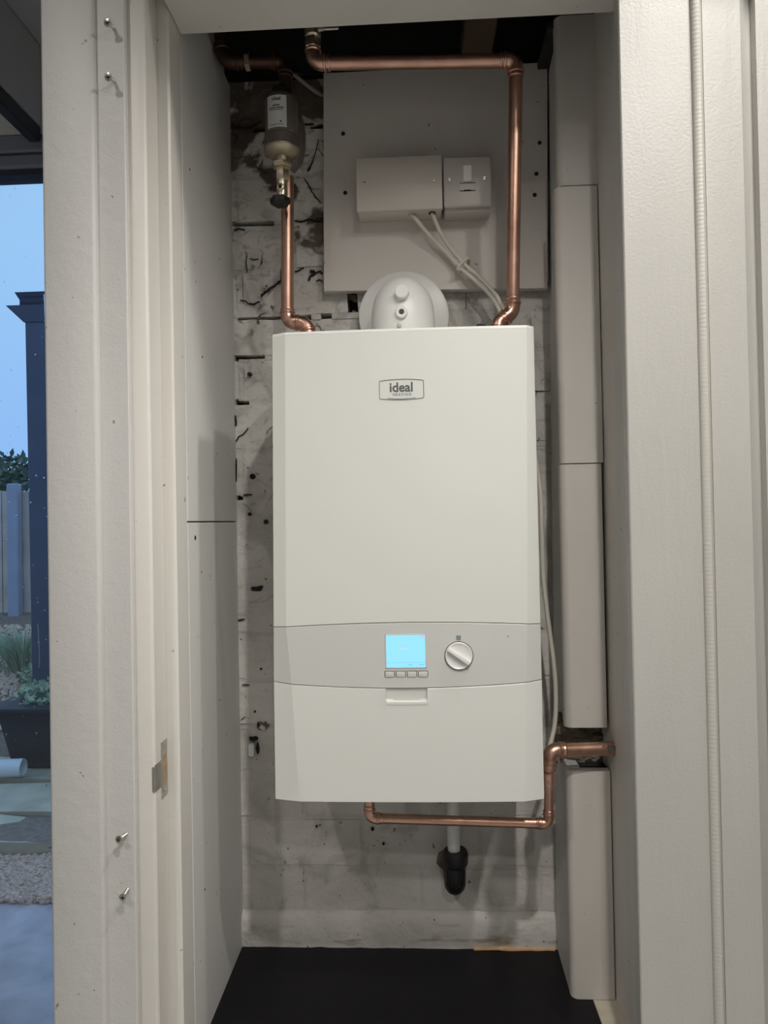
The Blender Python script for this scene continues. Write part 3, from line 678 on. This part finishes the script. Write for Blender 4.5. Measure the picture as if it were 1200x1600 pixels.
# curved label
def onfil(p, dr_=0):
    a = (p.x-(fx-.0035))/.029 - .12; rr = .0293 + (1.0-p.y) if False else .0292 + dr_
    return Vector((fx + math.sin(a)*rr, fy - math.cos(a)*rr, p.z))
bm = B(); gv = [[bm.verts.new(onfil(Vector((fx-.0035-.0175+.035*i/12, 0, z)), d)) for i in range(13)] for z, d in ((2.014, -.003), (2.014, .0), (2.068, .0), (2.068, -.003))]
for a, b in zip(gv, gv[1:]):
    for i in range(12): bm.faces.new((a[i], a[i+1], b[i+1], b[i]))
lb = part('label', bm, 'label_paper', fl, 'white rectangular label')
fl_ = lambda p: onfil(p, .0004)
def lab_text(s, size, z, bold=0, x=0): 
    text(s, size, fx-.0035+x, 0, z, 'grey_ink', lb, fn=fl_, bold=bold, ext=0)
lab_text('ideal', .0085, 2.0615, .00025)
def lab_bar(x0, x1, z0, z1, name='print_mark'):
    bm = B(); gv = [[bm.verts.new(onfil(Vector((fx-.0035+x0+(x1-x0)*i/5, 0, z)), .0004)) for i in range(6)] for z in (z0, z1)]
    for i in range(5): bm.faces.new((gv[0][i], gv[0][i+1], gv[1][i+1], gv[1][i]))
    part(name, bm, 'grey_ink', lb)
for a in ((-.0065, .006, 2.0495, 2.0515), (-.0135, -.001, 2.0455, 2.0475), (.0, .013, 2.0455, 2.0475), (-.011, .011, 2.0425, 2.0438), (-.013, .0125, 2.0175, 2.0185)): lab_bar(*a)
bm = B(); f3 = [bm.verts.new(fl_(Vector((fx-.0035+x, 0, z)))) for x, z in ((.005, 2.0215), (.010, 2.0215), (.0075, 2.0255))]; bm.faces.new(f3); part('print_mark', bm, 'grey_ink', lb)

# ------------------------------------------------------------------ flue elbow on the boiler
fu = thing('flue_elbow', 'white domed flue elbow with round wall collar above the boiler', 'flue', (-.019, 1.185, 1.636))
cx = -.018
bm = B(); pts = [(cx, 1.190, 1.638), (cx, 1.190, 1.66), (cx, 1.190, 1.69)]
for k in range(1, 9):
    a = PI/2*k/8; pts.append((cx, 1.190+.035*(1-math.cos(a))*1.0, 1.69+.022*math.sin(a)))
pts += [(cx, 1.26, 1.712), (cx, 1.328, 1.712)]
tube(bm, pts, [.0535, .0535, .0533, .053, .0525, .052, .0515, .051, .0505, .050, .050, .050, .050], 40); part('elbow_body', bm, 'white_plastic', fu)
bm = B(); q = bmesh.ops.create_uvsphere(bm, u_segments=40, v_segments=20, radius=1)['verts']
for v in q: v.co = Vector((cx+v.co.x*.0525, 1.196+v.co.y*.056, 1.698+v.co.z*.0600))
part('dome', bm, 'white_plastic', fu, smooth=80)
bm = B(); lathe(bm, (cx-.0005, 1.3005, 1.7255), [(0, .0785), (.002, .0825), (.009, .0825)], 56, 'Y'); part('wall_collar', bm, 'white_plastic', fu)
bm = B(); lathe(bm, (cx, 1.190, 1.6358), [(0, .058), (.006, .058), (.007, .055)], 40); part('base_ring', bm, 'white_plastic', fu)
bm = B(); lathe(bm, (-.0185, 1.128, 1.716), [(0, .0100), (.0012, .0114), (.016, .0118), (.030, .0122)], 28, 'Y'); part('test_cap', bm, 'white_plastic', fu, 'round white test cap')
bm = B(); lathe(bm, (-.0195, 1.131, 1.6835), [(.004, .0035), (0, .0045), (0, .009), (.002, .0098), (.016, .0100)], 24, 'Y'); q = part('test_point', bm, 'white_plastic', fu)
bm = B(); lathe(bm, (-.0195, 1.1322, 1.6835), [(0, .0034), (.002, .0034)], 14, 'Y'); part('bore', bm, 'dark_gap', q)
bm = B(); lathe(bm, (-.0235, 1.130, 1.6615), [(0, .0028), (.001, .0034), (.012, .0036)], 14, 'Y'); part('screw', bm, 'steel', fu)

# small dark cap on the boiler top
bm = B(); lathe(bm, (.112, 1.19, 1.6365), [(0, .007), (.012, .007), (.014, .0085), (.036, .0085), (.038, .007)], 18)
for k in range(12):
    a = 2*PI*k/12; box(bm, .112+math.cos(a)*.0086-.0006, .112+math.cos(a)*.0086+.0006, 1.19+math.sin(a)*.0086-.0006, 1.19+math.sin(a)*.0086+.0006, 1.652, 1.673)
solo('pipe_cap', bm, 'blue_cap', 'small dark navy ribbed cap on the boiler top by the right pipe', 'cap')

# ------------------------------------------------------------------ the boiler
bo = thing('boiler', 'white wall-hung gas boiler with lit screen and round dial', 'boiler', (-.02, 1.18, .936))
def lerp(a, b, t): return a+(b-a)*t
def prof(z):                                         # xL, cL, cR, xR at height z
    K = [(.936, -.221, -.1825, .148, .1785), (1.107, -.2205, -.192, .154, .1785), (1.2, -.2195, -.1985, .1575, .1785), (1.637, -.2142, -.1925, .1655, .1775)]
    for a, b in zip(K, K[1:]):
        if z <= b[0]: t = max(0, (z-a[0])/(b[0]-a[0])); return [lerp(a[i], b[i], t) for i in range(1, 5)]
    return list(K[-1][1:])
def seam_up(x): return 1.1995 - .0062*((x+.018)/.2)**2            # arch between cover and control panel
def seam_lo(x): return 1.1030 + .0085*((x+.019)/.2)**2            # sag between control panel and lower door
YF = 1.050; FD = .0098
def shell(zlo, zhi, name, mt, us=None, vs=None, disp=None, top=False, label=None):
    vs = vs or [0, .012, .25, .5, .75, .988, 1]
    bm = B(); rows = []
    inner = us or [0, .02, .1, .2, .3, .4, .5, .6, .7, .8, .9, .98, 1]
    def P_(x, z, y): return bm.verts.new((x, y, z))
    def ring(v, dy, dz=0):
        row = []
        zc = zlo(-.02) + (zhi(-.02)-zlo(-.02))*v
        xL, cL, cR, xR = prof(zc)
        cols = [(xL, 1.145), (xL, YF+FD+.0017), (xL+.0006, YF+FD), (lerp(xL, cL, .5), YF+FD*.5)] + [(lerp(cL, cR, u) if isinstance(u, float) or u in (0, 1) else u[0], None) for u in inner] + [(lerp(xR, cR, .5), YF+FD*.5), (xR-.0006, YF+FD), (xR, YF+FD+.0017), (xR, 1.145)]
        for x, y in cols:
            z = zlo(x) + (zhi(x)-zlo(x))*v + dz
            if y is None:
                y = YF - .003*(1-((x+.018)/.18)**2)
                if disp: y += disp(x, z)
            row.append(P_(x, z, y + dy if y < 1.1 else y))
        return row
    rows.append(ring(0, .004, .0000)); rows.append(ring(0, .0004, .0002)); rows.append(ring(0, .0, .0008))
    for v in vs[1:-1]: rows.append(ring(v, 0))
    if top:
        rows.append(ring(1, .0, -.006)); rows.append(ring(1, .0012, -.0025)); rows.append(ring(1, .004, -.0006)); rows.append(ring(1, .008, 0))
        fr_row = rows[-1]; bk = [bm.verts.new((v.co.x, 1.31, v.co.z)) for v in fr_row]
    else:
        rows.append(ring(1, .0, -.0008)); rows.append(ring(1, .0004, -.0002)); rows.append(ring(1, .004, .0))
    for a, b in zip(rows, rows[1:]):
        for i in range(len(a)-1): bm.faces.new((a[i], a[i+1], b[i+1], b[i]))
    if top:
        a = rows[-1]
        bk = [bm.verts.new((v.co.x, 1.145, v.co.z)) for v in a[1:-1]]
        for i in range(1, len(a)-2): bm.faces.new((a[i], a[i+1], bk[i], bk[i-1]))
        bm.faces.new((a[0], a[1], bk[0])); bm.faces.new((a[-1], bk[-1], a[-2]))
    return part(name, bm, mt, bo, label, smooth=14)
shell(lambda x: seam_up(x)+.0003, lambda x: 1.6355, 'upper_cover', 'boiler', top=True)
shell(lambda x: seam_lo(x)+.0003, lambda x: seam_up(x)-.0003, 'control_panel', 'boiler_panel', vs=[0, .02, .5, .98, 1], label='grey-white control panel')
H0, H1 = -.0520, .0095
def hd(x, z):
    if H0+.0015 < x < H1-.0015 and z > 1.0835 + .0016*((x+.0212)/.03)**2: return .0055*(1-.4*(z-1.0835)/.02)
    if H0-.001 < x < H1+.001 and z > 1.0795: return -.0006
    return 0
hx = [(H0-.003,), (H0,), (H0+.0016,)] + [(H0+.0016+(H1-H0-.0032)*k/6,) for k in range(1, 6)] + [(H1-.0016,), (H1,), (H1+.003,)]
us = [0, .02, .12, .25, .35] + hx + [.65, .75, .88, .98, 1]
h_ = 1.1030-.936
shell(lambda x: .936, lambda x: seam_lo(x)-.0003, 'lower_door', 'boiler', us=us, vs=[0, .012, .3, .6, .8, (1.0780-.936)/h_, (1.0800-.936)/h_, (1.0832-.936)/h_, (1.0848-.936)/h_, (1.0870-.936)/h_, .97, .988, 1], disp=hd)
bm = B(); box(bm, -.2135, .1765, 1.069, 1.315, .9395, 1.634, bev=.002); 
for v in bm.verts:
    if v.co.x < 0: v.co.x -= .006*(1.634-v.co.z)/.7
part('casing', bm, 'boiler', bo)
bm = B(); box(bm, -.2, .16, 1.0605, 1.068, .945, 1.195); part('inner_chassis', bm, 'dark_gap', bo)
bm = B(); box(bm, -.15, .12, 1.28, 1.3265, .95, 1.60); part('wall_bracket', bm, 'steel', bo)
yf = lambda x: YF - .003*(1-((x+.018)/.18)**2)
# screen
bm = B()
x0, x1, z0, z1 = -.0512, .0090, 1.1325, 1.1828; yy = 1.0470
for a in ((x0, x1, z1-.0012, z1), (x0, x1, z0, z0+.0014), (x0, x0+.0014, z0, z1), (x1-.0014, x1, z0, z1)): box(bm, a[0], a[1], yy-.0007, yy+.003, a[2], a[3], bev=.0003)
scn = part('screen_bezel', bm, 'boiler_panel', bo)
bm = B(); box(bm, x0+.0012, x1-.0012, yy-.0002, yy+.003, z0+.0012, z1-.001); sc_ = part('screen', bm, 'screen', bo, 'lit pale blue screen')
ys = yy-.0004
bm = B(); box(bm, x0+.0014, x1-.0014, ys, yy, 1.1405, 1.1409); box(bm, x0+.0014, x1-.0014, ys, yy, 1.1339, 1.1343)
box(bm, -.0190, -.0115, ys, yy, 1.1370, 1.1380); box(bm, -.0025, .0055, ys, yy, 1.1370, 1.1380); part('screen_print', bm, 'lcd_ink', sc_)
bm = B(); box(bm, -.0245, -.0175, ys, yy, 1.1745, 1.1750); box(bm, -.0245, -.0185, ys, yy, 1.1700, 1.1705); box(bm, -.0246, -.0241, ys, yy, 1.1690, 1.1815); box(bm, -.0315, -.0175, ys, yy, 1.1600, 1.1625)
part('screen_figures', bm, 'lcd_pale', sc_)
bm = B(); 
for s in (-1, 1):
    v_ = [bm.verts.new((.0040+s*a, ys, b)) for a, b in ((0, 1.1812), (.0026, 1.1770), (.0013, 1.1770), (0, 1.1790))]; bm.faces.new(v_)
part('flame_symbol', bm, 'lcd_red', sc_)
for k in range(4):
    xx = -.0525+k*.01635
    bm = B(); box(bm, xx-.0003, xx+.0145, yy-.0004, yy+.003, 1.1200, 1.1288, bev=.0002); part('button_surround', bm, 'dark_gap', bo)
    bm = B(); box(bm, xx+.0006, xx+.0136, yy-.0012, yy+.002, 1.1198, 1.1279, bev=.0005, seg=2); part('button', bm, 'boiler_panel', bo)
# dial
kx, kz = .0565, 1.1500; ky = 1.0475
bm = B(); lathe(bm, (kx, ky-.0006, kz), [(0, .0212), (.003, .0212)], 48, 'Y'); part('dial_ring', bm, 'dark_gap', bo)
bm = B(); lathe(bm, (kx, ky-.0035, kz), [(.0022, .0), (.0022, .0135), (.0006, .0182), (.0, .0190), (.0006, .0198), (.004, .0203)], 48, 'Y')
kn = part('dial', bm, 'white_plastic', bo, 'round white control dial')
bm = B(); rot = Matrix.Rotation(math.radians(36), 4, 'Y')
box(bm, kx-.0188, kx+.0188, ky-.0085, ky-.001, kz-.0032, kz+.0032, bev=.0012, seg=2, rot=rot, piv=(kx, ky, kz)); part('grip', bm, 'white_plastic', kn)
bm = B(); box(bm, kx-.0032, kx+.0034, ky-.0009, ky+.001, 1.1735, 1.1798); part('indicator', bm, 'indicator', bo, 'small grey square light')
bm = B(); lathe(bm, (.129, 1.0482, 1.178), [(-.0006, .0006), (.001, .0006)], 8, 'Y'); part('pin_hole', bm, 'dark_gap', bo)
# badge: barrel-shaped outline with two words
bm = B(); bx0, bx1, bz0, bz1 = -.0528, .0125, 1.5300, 1.5562; pts = []
for k in range(13): u = k/12; pts.append((lerp(bx0+.001, bx1-.001, u), bz1 + .0022*(1-(2*u-1)**2)))
pts += [(bx1-.0002, bz1-.0008), (bx1, bz1-.002)] + [(bx1, bz0+.002), (bx1-.0002, bz0+.0008)]
for k in range(13): u = 1-k/12; pts.append((lerp(bx0+.001, bx1-.001, u), bz0 - .0022*(1-(2*u-1)**2)))
pts += [(bx0+.0002, bz0+.0008), (bx0, bz0+.002), (bx0, bz1-.002), (bx0+.0002, bz1-.0008)]
P3 = [Vector((x, yf(x)-.0002, z)) for x, z in pts]
tube(bm, P3 + [P3[0]], .00045, 6, cap=False)
tube(bm, [Vector((lerp(-.041, .0005, k/10), yf(-.02)-.0002, 1.5308 - .0014*(1-(2*k/10-1)**2))) for k in range(11)], .00035, 6)
bg_ = part('badge_outline', bm, 'grey_ink', bo)
text('ideal', .0195, -.0205, 1.0469, 1.5460, 'grey_ink', bo, bold=.00045, ext=.0003, sx=.98)
text('HEATING', .0052, -.0195, 1.0469, 1.5356, 'grey_ink', bo, bold=.00002, ext=.0003, spacing=1.35)

# ------------------------------------------------------------------ waste, cables
cp = thing('condensate_pipe', 'white plastic condensate pipe dropping into the black waste elbow', 'pipe', (.053, 1.27, .75))
bm = B(); tube(bm, [(.0545, 1.272, .945), (.053, 1.272, .745)], .0112, 22); part('pipe', bm, 'white_plastic', cp)
we = thing('waste_elbow', 'black rubber waste elbow entering the wall under the boiler', 'waste fitting', (.0545, 1.28, .685))
bm = B()
pts = [(.0555, 1.272, .764), (.0555, 1.272, .748)] + [(.0555, 1.272+.001, .73)]
tube(bm, [(.0555, 1.272, z) for z in (.762, .764, .760, .7555, .751, .742, .738, .735)], [.0125, .0195, .0222, .0228, .0222, .0222, .0205, .0185], 30); part('collar', bm, 'black_rubber', we)
bm = B(); q = [(.0548, 1.273, .740), (.0545, 1.273, .722), (.0543, 1.275, .708), (.0542, 1.281, .700), (.0541, 1.291, .697), (.054, 1.31, .697), (.054, 1.336, .697)]
tube(bm, smooth_path(q, 5), .0188, 30); part('bend', bm, 'black_rubber', we)
for a in (-1.0, -.4, .3, .9):
    bm = B(); tube(bm, [(.0552+.0190*math.sin(a), 1.273-.0190*math.cos(a), z) for z in (.737, .705)], .0011, 6); part('rib', bm, 'black_rubber', we)
part('mortar_ring', blob(.050, .712, .020, .026, 1.3285, 41, 22, .003), 'rubble', we)

c1 = [(-.003, 1.281, 1.903), (.004, 1.278, 1.897), (.030, 1.288, 1.868), (.060, 1.296, 1.838), (.085, 1.293, 1.808), (.112, 1.285, 1.780), (.138, 1.272, 1.748), (.153, 1.262, 1.715), (.158, 1.235, 1.680), (.158, 1.225, 1.640)]
c2 = [(.036, 1.277, 1.904), (.040, 1.276, 1.893), (.052, 1.284, 1.868), (.070, 1.292, 1.842), (.096, 1.290, 1.810), (.122, 1.282, 1.783), (.147, 1.270, 1.748), (.160, 1.258, 1.715), (.166, 1.235, 1.680), (.167, 1.225, 1.640)]
bm = B(); tube(bm, smooth_path(c1), .0036, 12); solo('power_cable', bm, 'cable', 'left one of two white cables from the blank box to the boiler', 'cable')
bm = B(); tube(bm, smooth_path(c2), .0036, 12); solo('power_cable', bm, 'cable', 'right one of two white cables, from the box\'s larger hole to the boiler', 'cable')
cc = thing('cable_clip', 'small white clip holding the two cables to the board', 'clip', (.090, 1.30, 1.805))
bm = B(); box(bm, .080, .0885, 1.2865, 1.3095, 1.800, 1.8145, bev=.0025, seg=2); part('clip_body', bm, 'cable', cc)
bm = B(); tube(bm, [(.0795, 1.2875, 1.802), (.088, 1.2855, 1.8135), (.0985, 1.284, 1.8225), (.102, 1.290, 1.8225), (.102, 1.3095, 1.821)], .0028, 8); part('strap', bm, 'cable', cc)
c3 = [(.205, 1.30, 1.50), (.212, 1.285, 1.46), (.217, 1.265, 1.40), (.216, 1.252, 1.32), (.2165, 1.248, 1.245), (.222, 1.248, 1.18), (.2305, 1.246, 1.10), (.2325, 1.243, 1.045), (.228, 1.235, .995), (.214, 1.220, .955), (.205, 1.212, .94), (.198, 1.205, .925)]
bm = B(); tube(bm, smooth_path(c3), .0040, 12); solo('thermostat_cable', bm, 'cable', 'white cable looping down the right side of the boiler', 'cable')
c4 = [(-.235, 1.33, 2.20), (-.225, 1.29, 2.182), (-.205, 1.285, 2.166), (-.185, 1.300, 2.156), (-.168, 1.322, 2.155), (-.160, 1.3285, 2.157)]
bm = B(); tube(bm, smooth_path(c4), .0036, 10); solo('ceiling_cable', bm, 'dusty', 'dusty white cable sagging beside the tarnished pipe at the top', 'cable')
c5 = [(-.33, 1.30, 2.25), (-.29, 1.28, 2.225), (-.26, 1.28, 2.20), (-.235, 1.30, 2.19), (-.20, 1.33, 2.20)]
bm = B(); tube(bm, smooth_path(c5), .0025, 8); solo('thin_cable', bm, 'cavity', 'thin dark cable in the void above the tarnished pipe', 'cable')

# ------------------------------------------------------------------ screws and strike plate on the frame
for (x, z, hx_, hz_, lab) in ((-.398, 2.024, -.399, 2.019, 'topmost of the four protruding screws left of the alcove'), (-.398, 1.951, -.399, 1.946, 'protruding screw second from the top of the left board'),
                         (-.396, .938, -.399, .938, 'upper of the two protruding screws low on the left board'), (-.395, .865, -.395, .863, 'lowest protruding screw on the left board, with raw wood round it')):
    sc = thing('screw', lab, 'screw', (x, .935, z), 'screws standing out of the left frame board')
    a = Vector((x, .9355, z)); b = Vector((hx_, .9195, hz_)); d = (b-a).normalized()
    bm = B(); n_ = 20
    tube(bm, [a.lerp(b, k/n_) for k in range(n_+1)], [.0026 if k % 2 else .0019 for k in range(n_+1)], 10); part('shank', bm, 'screw', sc)
    bm = B(); tube(bm, [b - d*.003, b - d*.0005, b + d*.0008, b + d*.0014], [.0022, .0050, .0053, .0042], 18); hd_ = part('head', bm, 'screw', sc)
    bm = B(); c_ = b + d*.0016; box(bm, c_.x-.003, c_.x+.003, c_.y-.0003, c_.y+.0004, c_.z-.0006, c_.z+.0006); box(bm, c_.x-.0006, c_.x+.0006, c_.y-.0003, c_.y+.0004, c_.z-.003, c_.z+.003); part('cross_slot', bm, 'cavity', hd_)
sp = thing('strike_plate', 'small metal latch strike plate let into the left door jamb', 'strike plate', (-.360, .975, .975))
bm = B(); xx = -.3600
for a in ((.968, .990, 1.029, 1.049), (.968, .990, .972, .990), (.968, .9735, .990, 1.029), (.986, .990, .990, 1.029)): box(bm, xx, xx+.0012, a[0], a[1], a[2], a[3], bev=.0003)
part('plate', bm, 'steel', sp)
bm = B(); vs = box(bm, xx, xx+.0012, .947, .969, .990, 1.026, bev=.0003)
for v in vs:
    if v.co.y < .955: v.co.x -= .0008
box(bm, xx-.004, xx+.0002, .9445, .9475, .990, 1.024, bev=.0005)
part('lip', bm, 'steel', sp)
bm = B(); box(bm, xx-.001, xx+.0006, .9735, .986, .990, 1.029); part('latch_hole', bm, 'raw_wood', sp, 'raw wood in the latch hole')
for z in (1.041, .981):
    bm = B(); lathe(bm, (xx+.001, .979, z), [(0, .0036), (.0009, .0026)], 14, 'X'); part('screw', bm, 'screw', sp)

# ------------------------------------------------------------------ garden beyond the glass
struct('ground', bx(-9, 3, 1.75, 2.69, -.25, -.10), 'patio', 'wet grey patio paving')
def slope(y): return -.10 if y < 3.06 else (-.03 if y < 4.15 else -.03 + (y-4.15)*.235)
bm = B(); gv = []
ys_ = [2.69, 3.06, 3.0601, 4.15] + [4.15+.35*k for k in range(1, 8)] + [7.2, 12]
for y in ys_:
    z = -.105 if y <= 3.06 else (-.035 if y <= 4.15 else min(.60, -.035+(y-4.15)*.245))
    gv.append([bm.verts.new((x, y, z)) for x in (-9, -6, -4, -3, -2, -1, 3)])
for a, b in zip(gv, gv[1:]):
    for i in range(6): bm.faces.new((a[i], a[i+1], b[i+1], b[i]))
struct('ground', bm, 'soil', 'sloping gravel garden')
# gravel: individually shaped stones, uncountable
random.seed(9); bm = B()
ico = bmesh.new(); bmesh.ops.create_icosphere(ico, subdivisions=1, radius=1); iv = [v.co.copy() for v in ico.verts]; ifc = [[v.index for v in f.verts] for f in ico.faces]; ico.free()
def stone(x, y, z, r):
    s = (random.uniform(.7, 1.4), random.uniform(.7, 1.4), random.uniform(.45, .9)); R_ = Matrix.Rotation(random.uniform(0, 6), 3, Vector((random.random()-.5, random.random()-.5, 1)).normalized())
    vv = [bm.verts.new(R_ @ Vector((c.x*s[0]*r*random.uniform(.8, 1.15), c.y*s[1]*r, c.z*s[2]*r)) + Vector((x, y, z))) for c in iv]
    for f in ifc: bm.faces.new([vv[i] for i in f])
for i in range(1500):
    y = random.uniform(2.69, 3.05); x = random.uniform(-.62*y, -.49*y); stone(x, y, -.095+random.uniform(-.004, .008), random.uniform(.009, .02))
solo('gravel', bm, 'gravel', 'strip of pinkish gravel between the patio and the stone kerb', 'gravel', kind='stuff', smooth=0); bm = B()
for i in range(1600):
    y = random.uniform(4.46, 6.2); x = random.uniform(-.62*y, -.49*y); stone(x, y, -.03+(y-4.15)*.245, random.uniform(.012, .028))
o = solo('gravel', bm, 'gravel', 'sloping bed of pinkish gravel running up to the fence', 'gravel', kind='stuff', smooth=0)
# kerb slabs
def slab(x0, x1, y0, y1, z0, z1, lab, sd):
    random.seed(sd); bm = B(); box(bm, x0, x1, y0, y1, z0, z1); bmesh.ops.subdivide_edges(bm, edges=bm.edges[:], cuts=4, use_grid_fill=True)
    for v in bm.verts: v.co += noise.noise_vector(v.co*7)*.022 + noise.noise_vector(v.co*25)*.006
    solo('kerb_slab', bm, 'kerb', lab, 'stone slab', group='rough stone slabs edging the gravel', smooth=60)
slab(-2.3, -1.1, 3.06, 3.33, -.14, -.035, 'rough stone kerb slab directly behind the near gravel', 1)
slab(-2.5, -1.2, 3.35, 3.72, -.14, -.02, 'pale flat stone slab behind the front kerb slab', 2)
slab(-2.7, -1.3, 3.76, 4.14, -.14, -.01, 'dark mossy stone slab under the planter and white pipe', 3)
slab(-3.2, -2.3, 4.55, 4.75, .02, .15, 'narrow grey stone ledge behind the planter', 4)
# planter
pl = thing('planter', 'dark square flared plant pot on the stone slab outside', 'plant pot', (-2.05, 4.10, .0))
bm = B(); vs = box(bm, -2.36, -1.78, 3.86, 4.40, .002, .325)
for v in vs:
    if v.co.z < .1: v.co.x = -2.07 + (v.co.x+2.07)*.80; v.co.y = 4.13+(v.co.y-4.13)*.80
part('tub', bm, 'pot', pl)
bm = B(); box(bm, -2.41, -1.73, 3.82, 4.44, .325, .352, bev=.006, seg=2); part('rim', bm, 'pot', pl)
def foliage(bm, c, s, n, size, upb=.0):
    for i in range(n):
        while True:
            p = Vector([random.uniform(-1, 1) for _ in range(3)])
            if p.length < 1: break
        p = Vector(c) + Vector((p.x*s[0], p.y*s[1], p.z*s[2])); d = Vector((random.gauss(0, 1), random.gauss(0, 1), random.gauss(upb, 1))).normalized(); e = d.orthogonal().normalized()
        L = size*random.uniform(.6, 1.3); q = [bm.verts.new(p), bm.verts.new(p+d*L*.5+e*L*.22), bm.verts.new(p+d*L), bm.verts.new(p+d*L*.5-e*L*.22)]; bm.faces.new(q)
random.seed(31)
bm = B(); foliage(bm, (-2.1, 4.1, .37), (.26, .24, .07), 700, .05, .8); part('leaves', bm, 'grass', pl, smooth=0)
# post with flared top
ps = thing('garden_post', 'dark blue-grey post with jagged flared top behind the planter', 'post', (-2.43, 4.6, .06))
bm = B(); vs = box(bm, -2.545, -2.38, 4.55, 4.70, .05, 2.72, bev=.004)
for v in vs: v.co.x += -.015 + .02*(2.72-v.co.z)/2.6
part('shaft', bm, 'navy', ps)
bm = B()
def frust(x0, x1, z0, X0, X1, z1):
    lo = [bm.verts.new(p) for p in ((x0, 4.54, z0), (x1, 4.54, z0), (x1, 4.71, z0), (x0, 4.71, z0))]; hi = [bm.verts.new(p) for p in ((X0, 4.50, z1), (X1, 4.50, z1), (X1, 4.75, z1), (X0, 4.75, z1))]
    for k in range(4): bm.faces.new((lo[k], lo[(k+1) % 4], hi[(k+1) % 4], hi[k]))
    bm.faces.new(lo[::-1]); bm.faces.new(hi)
frust(-2.565, -2.36, 2.70, -2.66, -2.26, 2.80); frust(-2.59, -2.34, 2.80, -2.565, -2.34, 2.845); frust(-2.585, -2.33, 2.84, -2.60, -2.30, 2.885)
part('flared_cap', bm, 'navy', ps)
# fence
fn = thing('garden_fence', 'weathered vertical board fence with a blue-grey concrete post', 'fence', (-3.8, 6.5, .55)); random.seed(4)
for k in range(24):
    x = -5.0 + k*.098; zt = 1.70 + random.uniform(-.01, .01)
    bm = B(); box(bm, x, x+.094, 6.53+.006*(k % 2), 6.548+.006*(k % 2), .50, zt, bev=.002); part('board', bm, 'fence', fn, smooth=0)
for x in (-3.825, -2.2): 
    bm = B(); box(bm, x, x+.105, 6.44, 6.525, .45, 1.76, bev=.01); part('post', bm, 'fence_post', fn)
# hedge, grass tuft, shrub
bm = B(); foliage(bm, (-5.0, 9.3, 1.5), (2.4, .5, .82), 9000, .12); box(bm, -7, -3, 9.25, 9.4, .4, 2.1)
solo('hedge', bm, 'leaf', 'dark green hedge rising behind the fence', 'hedge', smooth=0)
bm = B()
for i in range(420):
    a = random.uniform(0, 2*PI); r = abs(random.gauss(0, .05)); L = random.uniform(.25, .46); l_ = random.uniform(.2, .75)
    p = Vector((-3.02+math.cos(a)*r, 5.3+math.sin(a)*r, .24)); d = Vector((math.cos(a)*l_, math.sin(a)*l_, 1)).normalized(); s_ = d.orthogonal().normalized()*.004
    pts = [p, p+d*L*.55, p+d*L + Vector((math.cos(a)*.12*l_, math.sin(a)*.12*l_, -.05))]
    q = [bm.verts.new(pts[0]-s_), bm.verts.new(pts[0]+s_), bm.verts.new(pts[1]+s_), bm.verts.new(pts[1]-s_)]; bm.faces.new(q); t_ = bm.verts.new(pts[2]); bm.faces.new((q[3], q[2], t_))
solo('grass_tuft', bm, 'grass', 'tuft of arching ornamental grass in front of the fence', 'plant', smooth=0)
bm = B(); foliage(bm, (-2.72, 5.05, .26), (.17, .17, .12), 1300, .04, .5)
solo('small_shrub', bm, 'grass', 'low green shrub on the gravel behind the planter', 'plant', smooth=0)
# length of white drain pipe
bm = B()
tube(bm, [(-2.75, 3.72, .042), (-2.16, 3.77, .048)], .048, 24, cap=False); tube(bm, [(-2.75, 3.72, .042), (-2.16, 3.77, .048)], .043, 24, cap=False); 
dpw = solo('drain_pipe', bm, 'pipe_white', 'short length of white plastic pipe lying beside the planter', 'pipe')
